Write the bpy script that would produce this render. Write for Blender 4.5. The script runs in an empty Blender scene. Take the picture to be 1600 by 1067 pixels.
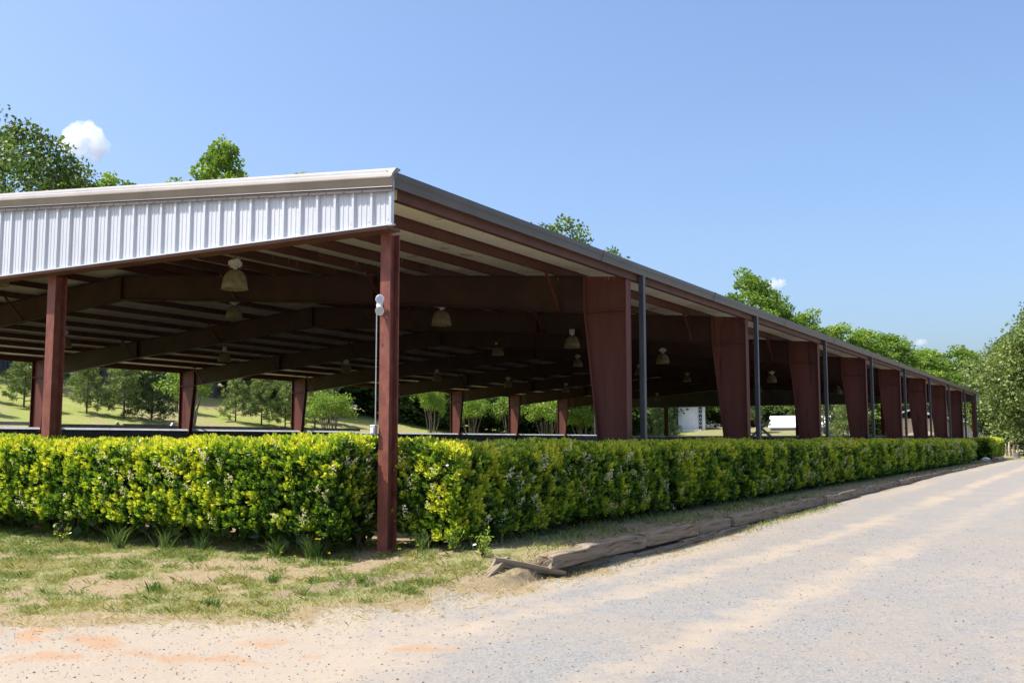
import bpy, bmesh, math, random
import numpy as np
from mathutils import Vector, Matrix, Euler

# ------------------------------------------------------------------ camera, sky, sun, exposure
scn = bpy.context.scene
COL = scn.collection
cam_d = bpy.data.cameras.new('camera'); cam = bpy.data.objects.new('camera', cam_d); COL.objects.link(cam)
F = Vector((0.85978, 0.50139, 0.09688)); R = Vector((0.50376, -0.86384, 0.0)); U = Vector((-0.08369, -0.04880, 0.99530))
cam.matrix_world = Matrix(((R.x, U.x, -F.x, -10.460), (R.y, U.y, -F.y, -7.913), (R.z, U.z, -F.z, 1.374), (0, 0, 0, 1)))
cam_d.sensor_width = 36.0; cam_d.lens = 35.62; cam_d.clip_start = 0.1; cam_d.clip_end = 6000
scn.camera = cam

SUN_FROM = Vector((-0.37, 0.44, 1.0)).normalized()
sun_el = math.asin(SUN_FROM.z)
sun_az = math.atan2(SUN_FROM.x, SUN_FROM.y)            # clockwise from +Y
world = bpy.data.worlds.new('World'); scn.world = world; world.use_nodes = True
wn = world.node_tree
sky = wn.nodes.new('ShaderNodeTexSky'); sky.sky_type = 'NISHITA'; sky.sun_disc = False
sky.sun_elevation = sun_el; sky.sun_rotation = sun_az
sky.altitude = 200; sky.air_density = 1.0; sky.dust_density = 4.0; sky.ozone_density = 6.0
bg = wn.nodes['Background']; bg.inputs['Strength'].default_value = 0.15
wn.links.new(sky.outputs[0], bg.inputs['Color'])
sd = bpy.data.lights.new('sun', 'SUN'); sd.energy = 4.9; sd.angle = math.radians(0.53); sd.color = (1.0, 0.95, 0.87)
sun = bpy.data.objects.new('sun', sd); COL.objects.link(sun)
sun.rotation_euler = SUN_FROM.to_track_quat('Z', 'Y').to_euler()
scn.view_settings.view_transform = 'Standard'; scn.view_settings.look = 'None'
scn.view_settings.gamma = 1.0; scn.view_settings.exposure = 0.75
scn.cycles.max_bounces = 7; scn.cycles.diffuse_bounces = 2; scn.cycles.glossy_bounces = 2
scn.cycles.transmission_bounces = 4; scn.cycles.volume_bounces = 14; scn.cycles.transparent_max_bounces = 8

# ------------------------------------------------------------------ helpers
rng = np.random.default_rng(7); random.seed(7)
BAY = 7.62; W = 29.53; NB = 9

def _hash(i, j, k, s):
    h = (i * 374761393 + j * 668265263 + k * 2147483647 + s * 1274126177) & 0xFFFFFFFF
    h = ((h ^ (h >> 13)) * 1274126177) & 0xFFFFFFFF
    return ((h ^ (h >> 16)) & 0xFFFF) / 65535.0
def vnoise(P, scale=1.0, seed=0):
    P = np.asarray(P, float) * scale
    I = np.floor(P).astype(np.int64); f = P - I; f = f * f * (3 - 2 * f)
    r = 0
    for a in (0, 1):
        for b in (0, 1):
            for c in (0, 1):
                w = (f[..., 0] if a else 1 - f[..., 0]) * (f[..., 1] if b else 1 - f[..., 1]) * (f[..., 2] if c else 1 - f[..., 2])
                r = r + w * _hash(I[..., 0] + a, I[..., 1] + b, I[..., 2] + c, seed)
    return r
def fbm(P, scale, seed=0, octv=3):
    return sum(vnoise(P, scale * 2 ** o, seed + o) * 0.5 ** o for o in range(octv)) / sum(0.5 ** o for o in range(octv))
def n2(x, y, scale, seed=0, octv=3):
    x, y = np.broadcast_arrays(np.asarray(x, float), np.asarray(y, float))
    return fbm(np.stack([x, y, np.zeros_like(x)], -1), scale, seed, octv)
def sstep(x, a, b):
    t = np.clip((np.asarray(x, float) - a) / (b - a), 0, 1); return t * t * (3 - 2 * t)
def unit(v): return v / np.maximum(np.linalg.norm(v, axis=-1, keepdims=True), 1e-9)

class MB:
    def __init__(s): s.v = []; s.f = []
    def box(s, x0, x1, y0, y1, z0, z1):
        b = len(s.v)
        s.v += [(x0, y0, z0), (x1, y0, z0), (x1, y1, z0), (x0, y1, z0), (x0, y0, z1), (x1, y0, z1), (x1, y1, z1), (x0, y1, z1)]
        s.f += [tuple(b + i for i in q) for q in ((3, 2, 1, 0), (4, 5, 6, 7), (0, 1, 5, 4), (1, 2, 6, 5), (2, 3, 7, 6), (3, 0, 4, 7))]
        return s
    def hexa(s, lo, hi):                      # two quads of 4 points joined
        b = len(s.v); s.v += [tuple(p) for p in lo] + [tuple(p) for p in hi]
        s.f += [tuple(b + i for i in q) for q in ((3, 2, 1, 0), (4, 5, 6, 7), (0, 1, 5, 4), (1, 2, 6, 5), (2, 3, 7, 6), (3, 0, 4, 7))]
        return s
    def prism(s, poly, axis, a, b):           # poly of 2D points in the other two axes
        n = len(poly); k = len(s.v)
        def put(p, t): return (t, p[0], p[1]) if axis == 0 else ((p[0], t, p[1]) if axis == 1 else (p[0], p[1], t))
        s.v += [put(p, a) for p in poly] + [put(p, b) for p in poly]
        s.f += [tuple(k + i for i in range(n))[::-1], tuple(k + n + i for i in range(n))]
        s.f += [(k + i, k + (i + 1) % n, k + n + (i + 1) % n, k + n + i) for i in range(n)]
        return s
    def bar(s, p, q, w, h=None, up=(0, 0, 1)):
        h = h or w; p = Vector(p); q = Vector(q); d = (q - p).normalized(); u = Vector(up)
        if abs(d.dot(u)) > .95: u = Vector((1, 0, 0))
        a = d.cross(u).normalized(); c = a.cross(d).normalized()
        lo = [p + a * sx * w / 2 + c * sy * h / 2 for sx, sy in ((-1, -1), (1, -1), (1, 1), (-1, 1))]
        hi = [x + (q - p) for x in lo]
        return s.hexa(lo, hi)
    def tube(s, path, rad, n=8, cap=True):
        path = [Vector(p) for p in path]; k = len(s.v)
        for i, p in enumerate(path):
            d = (path[min(i + 1, len(path) - 1)] - path[max(i - 1, 0)]).normalized()
            u = Vector((1, 0, 0)) if abs(d.x) < .9 else Vector((0, 1, 0))
            a = d.cross(u).normalized(); c = d.cross(a).normalized(); r = rad[i] if hasattr(rad, '__len__') else rad
            for j in range(n):
                t = 2 * math.pi * j / n; s.v.append(tuple(p + a * math.cos(t) * r + c * math.sin(t) * r))
        for i in range(len(path) - 1):
            for j in range(n):
                s.f.append((k + i * n + j, k + i * n + (j + 1) % n, k + (i + 1) * n + (j + 1) % n, k + (i + 1) * n + j))
        if cap: s.f.append(tuple(k + j for j in range(n))[::-1]); s.f.append(tuple(k + (len(path) - 1) * n + j for j in range(n)))
        return s
    def lathe(s, prof, n=24, c=(0, 0, 0)):
        k = len(s.v)
        for r, z in prof:
            for j in range(n): t = 2 * math.pi * j / n; s.v.append((c[0] + r * math.cos(t), c[1] + r * math.sin(t), c[2] + z))
        for i in range(len(prof) - 1):
            for j in range(n): s.f.append((k + i * n + j, k + i * n + (j + 1) % n, k + (i + 1) * n + (j + 1) % n, k + (i + 1) * n + j))
        return s
    def build(s, name, m, parent=None, smooth=False, loc=None, bevel=0):
        me = bpy.data.meshes.new(name); me.from_pydata(s.v, [], s.f); me.update()
        if bevel:
            bm = bmesh.new(); bm.from_mesh(me); bmesh.ops.recalc_face_normals(bm, faces=bm.faces)
            bmesh.ops.bevel(bm, geom=[e for e in bm.edges if e.calc_face_angle(0) > .5], offset=bevel, segments=1, affect='EDGES'); bm.to_mesh(me); bm.free()
        if smooth: me.polygons.foreach_set('use_smooth', [True] * len(me.polygons))
        return link(name, me, m, parent, loc)
def link(name, me, m, parent=None, loc=None):
    o = bpy.data.objects.new(name, me); COL.objects.link(o)
    if m is not None: me.materials.append(m)
    if parent is not None: o.parent = parent
    if loc is not None: o.location = loc
    return o
def tag(o, label=None, cat=None, group=None, kind=None):
    if label: o['label'] = label
    if cat: o['category'] = cat
    if group: o['group'] = group
    if kind: o['kind'] = kind
    return o
def thing(name, label, cat, loc=(0, 0, 0), group=None, rotz=0, scale=1):
    o = bpy.data.objects.new(name, None); COL.objects.link(o); o.location = loc; o.rotation_euler = (0, 0, rotz); o.scale = (scale,) * 3
    o.empty_display_size = .2
    return tag(o, label, cat, group)
def dup(root, loc, rotz=0, scale=None, label=None, group=None):
    r = root.copy(); COL.objects.link(r); r.location = loc; r.rotation_euler = (0, 0, rotz)
    if scale is not None: r.scale = scale if hasattr(scale, '__len__') else (scale,) * 3
    if label: r['label'] = label
    if group: r['group'] = group
    for ch in list(root.children):
        c = ch.copy(); COL.objects.link(c); c.parent = r
        for g in list(ch.children):
            d = g.copy(); COL.objects.link(d); d.parent = c
    return r
def np_mesh(name, V, loops, sizes, m, parent=None, attrs=None, smooth=False):
    me = bpy.data.meshes.new(name); V = np.asarray(V, np.float32)
    me.vertices.add(len(V)); me.vertices.foreach_set('co', V.ravel())
    loops = np.asarray(loops, np.int32).ravel(); sizes = np.asarray(sizes, np.int32)
    me.loops.add(len(loops)); me.loops.foreach_set('vertex_index', loops)
    me.polygons.add(len(sizes)); st = np.concatenate([[0], np.cumsum(sizes)[:-1]]).astype(np.int32)
    me.polygons.foreach_set('loop_start', st)
    if smooth: me.polygons.foreach_set('use_smooth', np.ones(len(sizes), bool))
    for k, a in (attrs or {}).items():
        a = np.asarray(a, np.float32)
        if a.ndim == 1: me.attributes.new(k, 'FLOAT', 'POINT').data.foreach_set('value', a)
        else: me.attributes.new(k, 'FLOAT_COLOR', 'POINT').data.foreach_set('color', a.ravel())
    me.update(calc_edges=True); me.validate()
    return link(name, me, m, parent)
def leaf_arrays(P, D, S, L, Wd, tint, six=True, curl=0.12):
    """one leaf blade per row: base P, axis D, side S, length L, width Wd"""
    L = L[:, None]; Wd = Wd[:, None]; N = np.cross(D, S)
    if six:
        a = [P, P + D * L * .3 + S * Wd * .42 + N * L * curl * .5, P + D * L * .68 + S * Wd * .40 + N * L * curl * .5, P + D * L - N * L * curl,
             P + D * L * .68 - S * Wd * .40 + N * L * curl * .5, P + D * L * .3 - S * Wd * .42 + N * L * curl * .5]
    else:
        a = [P, P + D * L * .5 + S * Wd * .5 + N * L * curl, P + D * L, P + D * L * .5 - S * Wd * .5 + N * L * curl]
    k = len(a); V = np.stack(a, 1).reshape(-1, 3); n = len(P)
    return V, np.arange(n * k), np.full(n, k), np.repeat(tint, k)
def leaves(name, m, parent, *arr, **kw):
    V, lo, si, t = leaf_arrays(*arr, **kw)
    o = np_mesh(name, V, lo, si, m, parent, {'tint': t}); return o
def rand_dirs(n): return unit(rng.normal(size=(n, 3)))
def side_of(D):
    return unit(np.cross(D, rand_dirs(len(D))))

# ------------------------------------------------------------------ materials
def new_mat(name):
    m = bpy.data.materials.new(name); m.use_nodes = True; nt = m.node_tree
    return m, nt, nt.nodes['Principled BSDF'], nt.nodes, nt.links
def ramp(nodes, stops):
    r = nodes.new('ShaderNodeValToRGB'); e = r.color_ramp.elements
    while len(e) < len(stops): e.new(.5)
    for i, (p, c) in enumerate(stops): e[i].position = p; e[i].color = (*c, 1)
    return r
def noise(nodes, links, scale, detail=4, rough=.55, vec=None, dist=0):
    t = nodes.new('ShaderNodeTexNoise'); t.inputs['Scale'].default_value = scale; t.inputs['Detail'].default_value = detail
    t.inputs['Roughness'].default_value = rough; t.inputs['Distortion'].default_value = dist
    if vec is not None: links.new(vec, t.inputs['Vector'])
    return t
def mixc(nodes, links, fac, a, b, mode='MIX'):
    mx = nodes.new('ShaderNodeMix'); mx.data_type = 'RGBA'; mx.blend_type = mode
    for sock, v in ((mx.inputs[0], fac), (mx.inputs[6], a), (mx.inputs[7], b)):
        if hasattr(v, 'is_linked') or hasattr(v, 'links'): links.new(v, sock)
        elif isinstance(v, (int, float)): sock.default_value = v
        else: sock.default_value = (*v, 1)
    return mx.outputs[2]
def mathn(nodes, links, op, a, b=None, clamp=False):
    n = nodes.new('ShaderNodeMath'); n.operation = op; n.use_clamp = clamp
    for i, v in enumerate((a, b)):
        if v is None: continue
        if isinstance(v, (int, float)): n.inputs[i].default_value = v
        else: links.new(v, n.inputs[i])
    return n.outputs[0]
def pm(name, ca, cb, scale=3, rough=.6, bump=0, bscale=None, spec=.4, metal=0, stretch=(1, 1, 1), stain=None, lo=.35, hi=.65):
    """plain surface with two-tone weathering; stain=(colour, scale, threshold)"""
    m, nt, b, N, L = new_mat(name)
    tc = N.new('ShaderNodeTexCoord'); mp = N.new('ShaderNodeMapping'); mp.inputs['Scale'].default_value = stretch
    L.new(tc.outputs['Object'], mp.inputs['Vector'])
    t = noise(N, L, scale, 6, .6, mp.outputs[0]); r = ramp(N, [(lo, ca), (hi, cb)]); L.new(t.outputs[0], r.inputs[0]); c = r.outputs[0]
    if stain:
        t2 = noise(N, L, stain[1], 5, .65, mp.outputs[0], .4); r2 = ramp(N, [(stain[2], (0, 0, 0)), (stain[2] + .1, (1, 1, 1))]); L.new(t2.outputs[0], r2.inputs[0])
        c = mixc(N, L, r2.outputs[0], c, stain[0])
    L.new(c, b.inputs['Base Color']); b.inputs['Roughness'].default_value = rough; b.inputs['Metallic'].default_value = metal
    b.inputs['Specular IOR Level'].default_value = spec
    if bump:
        t3 = noise(N, L, bscale or scale * 6, 5, .6, mp.outputs[0]); bp = N.new('ShaderNodeBump'); bp.inputs['Strength'].default_value = bump; bp.inputs['Distance'].default_value = .02
        L.new(t3.outputs[0], bp.inputs['Height']); L.new(bp.outputs[0], b.inputs['Normal'])
    return m
def leaf_mat(name, stops, rough=.45, trans=.3, spec=.4):
    m, nt, b, N, L = new_mat(name)
    at = N.new('ShaderNodeAttribute'); at.attribute_name = 'tint'; at.attribute_type = 'GEOMETRY'
    oi = N.new('ShaderNodeObjectInfo')
    f = mathn(N, L, 'ADD', at.outputs['Fac'], mathn(N, L, 'MULTIPLY', mathn(N, L, 'SUBTRACT', oi.outputs['Random'], .5), .16), True)
    r = ramp(N, stops); L.new(f, r.inputs[0])
    L.new(r.outputs[0], b.inputs['Base Color']); b.inputs['Roughness'].default_value = rough; b.inputs['Specular IOR Level'].default_value = spec
    tr = N.new('ShaderNodeBsdfTranslucent')
    L.new(mixc(N, L, 1.0, r.outputs[0], (1.0, 1.0, .45), 'MULTIPLY'), tr.inputs['Color'])
    mx = N.new('ShaderNodeMixShader'); mx.inputs[0].default_value = trans
    L.new(b.outputs[0], mx.inputs[1]); L.new(tr.outputs[0], mx.inputs[2]); L.new(mx.outputs[0], N['Material Output'].inputs['Surface'])
    return m

M = {}
M['primer'] = pm('red_oxide_steel', (.095, .028, .021), (.155, .048, .034), 2.2, .55, .12, 60, .35, stain=((.032, .011, .011), 5.0, .60), stretch=(1, 1, .10))
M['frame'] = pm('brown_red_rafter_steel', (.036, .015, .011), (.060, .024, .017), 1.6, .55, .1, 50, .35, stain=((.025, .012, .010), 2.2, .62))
M['post'] = pm('rusty_red_post', (.13, .038, .027), (.22, .070, .045), 9, .62, .35, 90, .35, stain=((.07, .02, .022), 7, .62), stretch=(1, 1, .5))
M['purlin'] = pm('brown_purlin_steel', (.085, .033, .022), (.13, .053, .034), 1.5, .6, .1, 40, .35, stain=((.05, .022, .018), 2.5, .62))
M['insul'] = pm('stained_white_vinyl_facing', (.80, .71, .56), (.90, .85, .75), .9, .75, .25, 9, .2, stain=((.45, .31, .16), 1.6, .60))
M['roof'] = pm('galvanised_roof_sheet', (.42, .43, .44), (.52, .53, .54), 1.2, .45, 0, None, .5, .3)
M['white_metal'] = pm('white_ribbed_sheet', (.49, .51, .545), (.55, .57, .605), .9, .42, 0, None, .45, stain=((.46, .465, .46), 3.5, .60), stretch=(1, 1, .4))
M['trim'] = pm('taupe_trim_metal', (.225, .19, .165), (.275, .235, .205), 1.3, .42, .03, 8, .5)
M['trim_dark'] = pm('brown_flashing', (.10, .085, .078), (.14, .12, .11), 1.5, .45, 0, None, .4)
M['gutter'] = pm('charcoal_gutter', (.060, .056, .055), (.085, .08, .078), 1.1, .38, 0, None, .5)
M['downspout'] = pm('dark_grey_downspout', (.052, .052, .058), (.075, .075, .08), 1.5, .4, 0, None, .5)
M['kick'] = pm('dark_blue_grey_wall_sheet', (.20, .225, .28), (.27, .30, .36), .7, .5, 0, None, .4)
M['cap'] = pm('pale_cap_rail', (.34, .37, .41), (.44, .47, .51), 1.5, .5)
M['oldwood'] = pm('grey_weathered_board', (.12, .115, .11), (.22, .21, .20), 3, .85, .3, 30)
M['bluepanel'] = pm('pale_blue_plank', (.36, .47, .62), (.46, .57, .70), 2, .45)
M['galv'] = pm('galvanised_conduit', (.36, .375, .39), (.46, .475, .49), 6, .4, 0, None, .5, .4)
M['lampwhite'] = pm('white_lamp_plastic', (.70, .71, .72), (.80, .81, .82), 4, .35)
M['ballast'] = pm('dusty_ballast_enamel', (.42, .40, .34), (.56, .53, .46), 5, .5)
M['barn_tan'] = pm('tan_siding', (.50, .35, .24), (.60, .44, .31), 1.5, .8, .1, 20)
M['barn_white'] = pm('white_painted_boards', (.70, .69, .67), (.80, .79, .78), 2, .6)
M['barn_grey'] = pm('grey_door_paint', (.33, .36, .40), (.42, .45, .49), 2, .6)
M['shingle'] = pm('grey_shingle', (.26, .27, .30), (.38, .39, .43), 4, .8, .3, 25)
M['shedwhite'] = pm('white_roof_metal', (.76, .77, .80), (.82, .83, .85), 1, .45)
M['shedwood'] = pm('orange_cedar_board', (.42, .20, .09), (.55, .29, .14), 3, .8)
M['signwhite'] = pm('white_render', (.66, .67, .74), (.76, .77, .82), .8, .8)
M['signdark'] = pm('black_sign_board', (.015, .016, .022), (.03, .03, .04), 3, .5)
M['jumpwhite'] = pm('white_pole_paint', (.62, .65, .72), (.74, .77, .82), 3, .5)
M['jumpred'] = pm('red_pole_paint', (.45, .03, .025), (.55, .05, .04), 3, .5)
M['fencewood'] = pm('dark_fence_board', (.085, .10, .13), (.14, .16, .19), 1.2, .85, .2, 20)
M['rail'] = pm('dark_split_rail', (.05, .045, .04), (.10, .09, .08), 3, .9, .3, 20)
M['palewood'] = pm('pale_split_post', (.38, .30, .20), (.52, .43, .31), 4, .85, .3, 20)
M['bark'] = pm('grey_brown_bark', (.07, .055, .045), (.14, .115, .09), 5, .9, .6, 14, .2, stretch=(1, 1, .3))
M['bark_smooth'] = pm('smooth_tan_bark', (.13, .10, .075), (.24, .19, .145), 4, .8, .2, 14, .2, stretch=(1, 1, .3))
M['twig'] = pm('dark_twig', (.045, .032, .022), (.09, .066, .045), 8, .9)
M['olive'] = pm('olive_liner', (.085, .083, .06), (.12, .115, .085), 1, .7)
M['soil'] = pm('dry_soil_under_hedge', (.10, .065, .04), (.2, .14, .09), 9, .95, .5, 40, .1)
def timber_mat():
    m, nt, b, N, L = new_mat('weathered_timber')
    tc = N.new('ShaderNodeTexCoord'); mp = N.new('ShaderNodeMapping'); mp.inputs['Scale'].default_value = (.7, 9, 9); L.new(tc.outputs['Object'], mp.inputs['Vector'])
    t = noise(N, L, 2.6, 8, .65, mp.outputs[0], .6); r = ramp(N, [(.38, (.04, .028, .02)), (.46, (.20, .15, .10)), (.70, (.36, .285, .20))]); L.new(t.outputs[0], r.inputs[0])
    t2 = noise(N, L, 1.3, 4, .6, tc.outputs['Object']); r2 = ramp(N, [(.42, (0, 0, 0)), (.62, (1, 1, 1))]); L.new(t2.outputs[0], r2.inputs[0])
    c = mixc(N, L, mathn(N, L, 'MULTIPLY', r2.outputs[0], .4), r.outputs[0], (.25, .215, .175)); L.new(c, b.inputs['Base Color'])
    b.inputs['Roughness'].default_value = .9; b.inputs['Specular IOR Level'].default_value = .15
    bp = N.new('ShaderNodeBump'); bp.inputs['Strength'].default_value = .7; bp.inputs['Distance'].default_value = .025; L.new(t.outputs[0], bp.inputs['Height']); L.new(bp.outputs[0], b.inputs['Normal'])
    return m
M['timber'] = timber_mat()
def dome_mat():
    m, nt, b, N, L = new_mat('yellowed_acrylic_dome')
    tc = N.new('ShaderNodeTexCoord'); t = noise(N, L, 9, 5, .6, tc.outputs['Object'])
    r = ramp(N, [(.3, (.30, .25, .13)), (.7, (.48, .41, .25))]); L.new(t.outputs[0], r.inputs[0]); L.new(r.outputs[0], b.inputs['Base Color'])
    b.inputs['Roughness'].default_value = .35
    tr = N.new('ShaderNodeBsdfTranslucent'); L.new(r.outputs[0], tr.inputs['Color']); mx = N.new('ShaderNodeMixShader'); mx.inputs[0].default_value = .5
    L.new(b.outputs[0], mx.inputs[1]); L.new(tr.outputs[0], mx.inputs[2]); L.new(mx.outputs[0], N['Material Output'].inputs['Surface']); return m
M['dome'] = dome_mat()
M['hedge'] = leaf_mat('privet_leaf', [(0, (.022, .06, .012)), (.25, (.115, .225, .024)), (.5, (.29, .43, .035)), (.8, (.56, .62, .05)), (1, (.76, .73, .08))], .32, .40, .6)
M['flower'] = leaf_mat('cream_blossom', [(0, (.58, .50, .33)), (1, (.84, .78, .58))], .7, .3, .2)
M['oak'] = leaf_mat('broad_leaf', [(0, (.03, .06, .018)), (.5, (.10, .165, .038)), (1, (.24, .31, .08))], .5, .35)
M['tulip'] = leaf_mat('bright_green_leaf', [(0, (.07, .13, .018)), (.5, (.19, .31, .04)), (1, (.36, .46, .09))], .5, .42)
M['oakpale'] = leaf_mat('pale_olive_leaf', [(0, (.03, .06, .015)), (.5, (.13, .19, .05)), (1, (.32, .38, .12))], .55, .34)
M['pine'] = leaf_mat('pine_needle', [(0, (.018, .035, .014)), (.5, (.055, .09, .03)), (1, (.13, .17, .05))], .5, .2)
M['pineyoung'] = leaf_mat('young_pine_needle', [(0, (.05, .085, .025)), (.5, (.17, .235, .075)), (1, (.34, .39, .14))], .5, .35)
M['grass'] = leaf_mat('grass_blade', [(0, (.07, .14, .03)), (.45, (.19, .27, .07)), (.7, (.38, .36, .14)), (1, (.56, .46, .28))], .6, .3, .25)
M['yellowflower'] = leaf_mat('dandelion_petal', [(0, (.75, .52, .02)), (1, (.85, .62, .03))], .6, .2)

def ground_mat():
    m, nt, b, N, L = new_mat('dirt_gravel_grass')
    geo = N.new('ShaderNodeNewGeometry'); pos = geo.outputs['Position']
    a = N.new('ShaderNodeAttribute'); a.attribute_name = 'mask'; a.attribute_type = 'GEOMETRY'
    sp = N.new('ShaderNodeSeparateColor'); L.new(a.outputs['Color'], sp.inputs[0]); grass, clay, track = sp.outputs[0], sp.outputs[1], sp.outputs[2]
    straw = a.outputs['Alpha']
    fine = noise(N, L, 85, 5, .7, pos); mid = noise(N, L, 5, 5, .62, pos); low = noise(N, L, .55, 4, .6, pos)
    vor = N.new('ShaderNodeTexVoronoi'); vor.inputs['Scale'].default_value = 60; L.new(pos, vor.inputs['Vector'])
    rg = ramp(N, [(.26, (.150, .147, .142)), (.5, (.215, .211, .204)), (.72, (.270, .265, .256))]); L.new(fine.outputs[0], rg.inputs[0])
    bw = N.new('ShaderNodeRGBToBW'); L.new(vor.outputs['Color'], bw.inputs[0]); stone = mixc(N, L, .35, rg.outputs[0], bw.outputs[0], 'SOFT_LIGHT')
    rt = ramp(N, [(.42, (0, 0, 0)), (.68, (1, 1, 1))]); L.new(low.outputs[0], rt.inputs[0])
    rm = ramp(N, [(.38, (0, 0, 0)), (.66, (1, 1, 1))]); L.new(mid.outputs[0], rm.inputs[0])
    tanf = mathn(N, L, 'MULTIPLY', mathn(N, L, 'ADD', rt.outputs[0], rm.outputs[0]), .36, True)
    c = mixc(N, L, tanf, stone, (.285, .235, .18))
    tr_c = mixc(N, L, fine.outputs[0], (.285, .23, .17), (.385, .325, .255))
    def edge(mask, lo, hi, amt=.9):      # noisy edge for a mask
        v = mathn(N, L, 'ADD', mask, mathn(N, L, 'MULTIPLY', mathn(N, L, 'SUBTRACT', mid.outputs[0], .5), amt))
        r = ramp(N, [(lo, (0, 0, 0)), (hi, (1, 1, 1))]); L.new(v, r.inputs[0]); return r.outputs[0]
    c = mixc(N, L, mathn(N, L, 'MULTIPLY', edge(track, .2, .85), .85), c, tr_c)
    cl_c = mixc(N, L, fine.outputs[0], (.29, .155, .075), (.38, .24, .14))
    c = mixc(N, L, mathn(N, L, 'MULTIPLY', edge(clay, .25, .95, 1.3), .7), c, cl_c)
    st_c = mixc(N, L, fine.outputs[0], (.17, .125, .075), (.335, .265, .17))
    c = mixc(N, L, edge(straw, .35, .6), c, st_c)
    g1 = mixc(N, L, fine.outputs[0], (.085, .095, .035), (.23, .225, .09))
    g1 = mixc(N, L, mathn(N, L, 'MULTIPLY', rm.outputs[0], .7), g1, (.28, .23, .13))
    sx = N.new('ShaderNodeSeparateXYZ'); L.new(pos, sx.inputs[0])
    bank = mathn(N, L, 'MULTIPLY', mathn(N, L, 'SUBTRACT', sx.outputs['Y'], 30.0), .5, True)
    g2 = mixc(N, L, mid.outputs[0], (.10, .15, .03), (.30, .32, .085)); g2 = mixc(N, L, mathn(N, L, 'MULTIPLY', rt.outputs[0], .6), g2, (.30, .25, .11))
    g1 = mixc(N, L, bank, g1, g2)
    c = mixc(N, L, edge(grass, .4, .62), c, g1)
    L.new(c, b.inputs['Base Color']); b.inputs['Roughness'].default_value = .95; b.inputs['Specular IOR Level'].default_value = .12
    h = mathn(N, L, 'ADD', mathn(N, L, 'MULTIPLY', fine.outputs[0], .6), mathn(N, L, 'MULTIPLY', mid.outputs[0], 1.2))
    bp = N.new('ShaderNodeBump'); bp.inputs['Strength'].default_value = .55; bp.inputs['Distance'].default_value = .03; L.new(h, bp.inputs['Height']); L.new(bp.outputs[0], b.inputs['Normal'])
    return m
M['ground'] = ground_mat()
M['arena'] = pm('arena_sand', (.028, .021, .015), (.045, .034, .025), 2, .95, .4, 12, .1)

# ------------------------------------------------------------------ terrain
def gz(X, Y):
    X, Y = np.broadcast_arrays(np.asarray(X, float), np.asarray(Y, float))
    road = np.interp(X, [-14, -5, -.2, 5, 16, 36, 60, 90], [-.37, -.32, -.25, -.2, -.09, .02, .05, .05])
    left = np.interp(X, [-14, -6, -4, -2.7, -1.3, -.9, -.4, .1, .6], [-.38, -.33, -.26, -.20, -.17, -.155, -.13, -.04, 0.0])
    near = sstep(X, -1.7, -.35)
    lo = -2.6 * (1 - near) - 2.14 * near; hi = -.6 * (1 - near) - 2.04 * near
    t = np.clip((Y - lo) / (hi - lo), 0, 1); t = t * t * (3 - 2 * t)
    z = road + (left - road) * t
    # hill behind the far side and rise beyond the far end
    h = np.clip(Y - 31.0, 0, None); fx = np.interp(X, [-20, 60, 90, 140], [1, 1, .6, .3])
    hill = .2 * np.minimum(h, 34) + .03 * np.clip(h - 34, 0, 60); hill = hill * sstep(h, 0, 6) * fx
    end = .09 * np.clip(X - 72, 0, 32) * sstep(Y, 9, 20)
    z = z + np.maximum(hill, end)
    z = z + (n2(X, Y, .45, 3) - .5) * .07 * sstep(np.abs(Y + 8) + np.abs(X + 10), 0, 6) * np.where((X > 1) & (Y > -1.2) & (Y < 30) & (X < 69), 0, 1)
    return z
def seg(a, b, s): return list(np.arange(a, b, s))
gx = np.array(seg(-70, -16, 6) + seg(-16, -7, .5) + seg(-7, 7, .075) + seg(7, 20, .3) + seg(20, 80, 1.2) + seg(80, 160, 4) + seg(160, 700, 30) + [1500])
gy = np.array(seg(-500, -60, 40) + seg(-60, -12, 4) + seg(-12, -8, .3) + seg(-8, 4, .075) + seg(4, 12, .2) + seg(12, 34, 1.2) + seg(34, 90, 2) + seg(90, 200, 12) + seg(200, 900, 60))
GX, GY = np.meshgrid(gx, gy, indexing='ij'); GZ = gz(GX, GY)
micro = (n2(GX, GY, 3.5, 11) - .5) * .035 + (n2(GX, GY, 11, 12, 2) - .5) * .014
nearm = sstep(-np.abs(GX + .0), -9, -6) * sstep(-np.abs(GY + 2), -10, -7)
# masks
grass_edge = np.interp(GX, [-9, -5.2, -4.3, -3.4, -1.8, -.6, .3, 40, 62, 75], [9, 1.6, .2, -1.2, -1.75, -1.9, -2.1, -2.1, -2.1, -4.0])
dg = GY - grass_edge
n_big = n2(GX, GY, .9, 21); n_mid = n2(GX, GY, 2.6, 22)
grass = sstep(dg + (n_big - .5) * 2.2, -.1, .9) * sstep(n_big * .6 + n_mid * .5, .34, .56)
grass = np.where(GY > 30.5, .5 + .5 * sstep(n2(GX, GY, .16, 31), .36, .52), grass)
grass = np.where(GX > 70, np.maximum(grass, sstep(n2(GX, GY, .2, 33), .35, .6) * .8), grass)
grass = np.where((GX < -12), .6 * n_big, grass)
straw = sstep(dg + (n_mid - .5) * 1.2, -.6, .2) * (1 - .0 * grass)
straw = np.where((GX > 62) & (GY < 12), sstep(n2(GX, GY, .25, 41), .3, .6), straw)
straw = np.where((GY > 30.2) | (GX > 69.5), 1.0, straw)
straw = np.maximum(straw, np.exp(-((GX + .7) ** 2 + (GY + 1.9) ** 2) / .5))
clay = np.zeros_like(GX)
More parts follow.
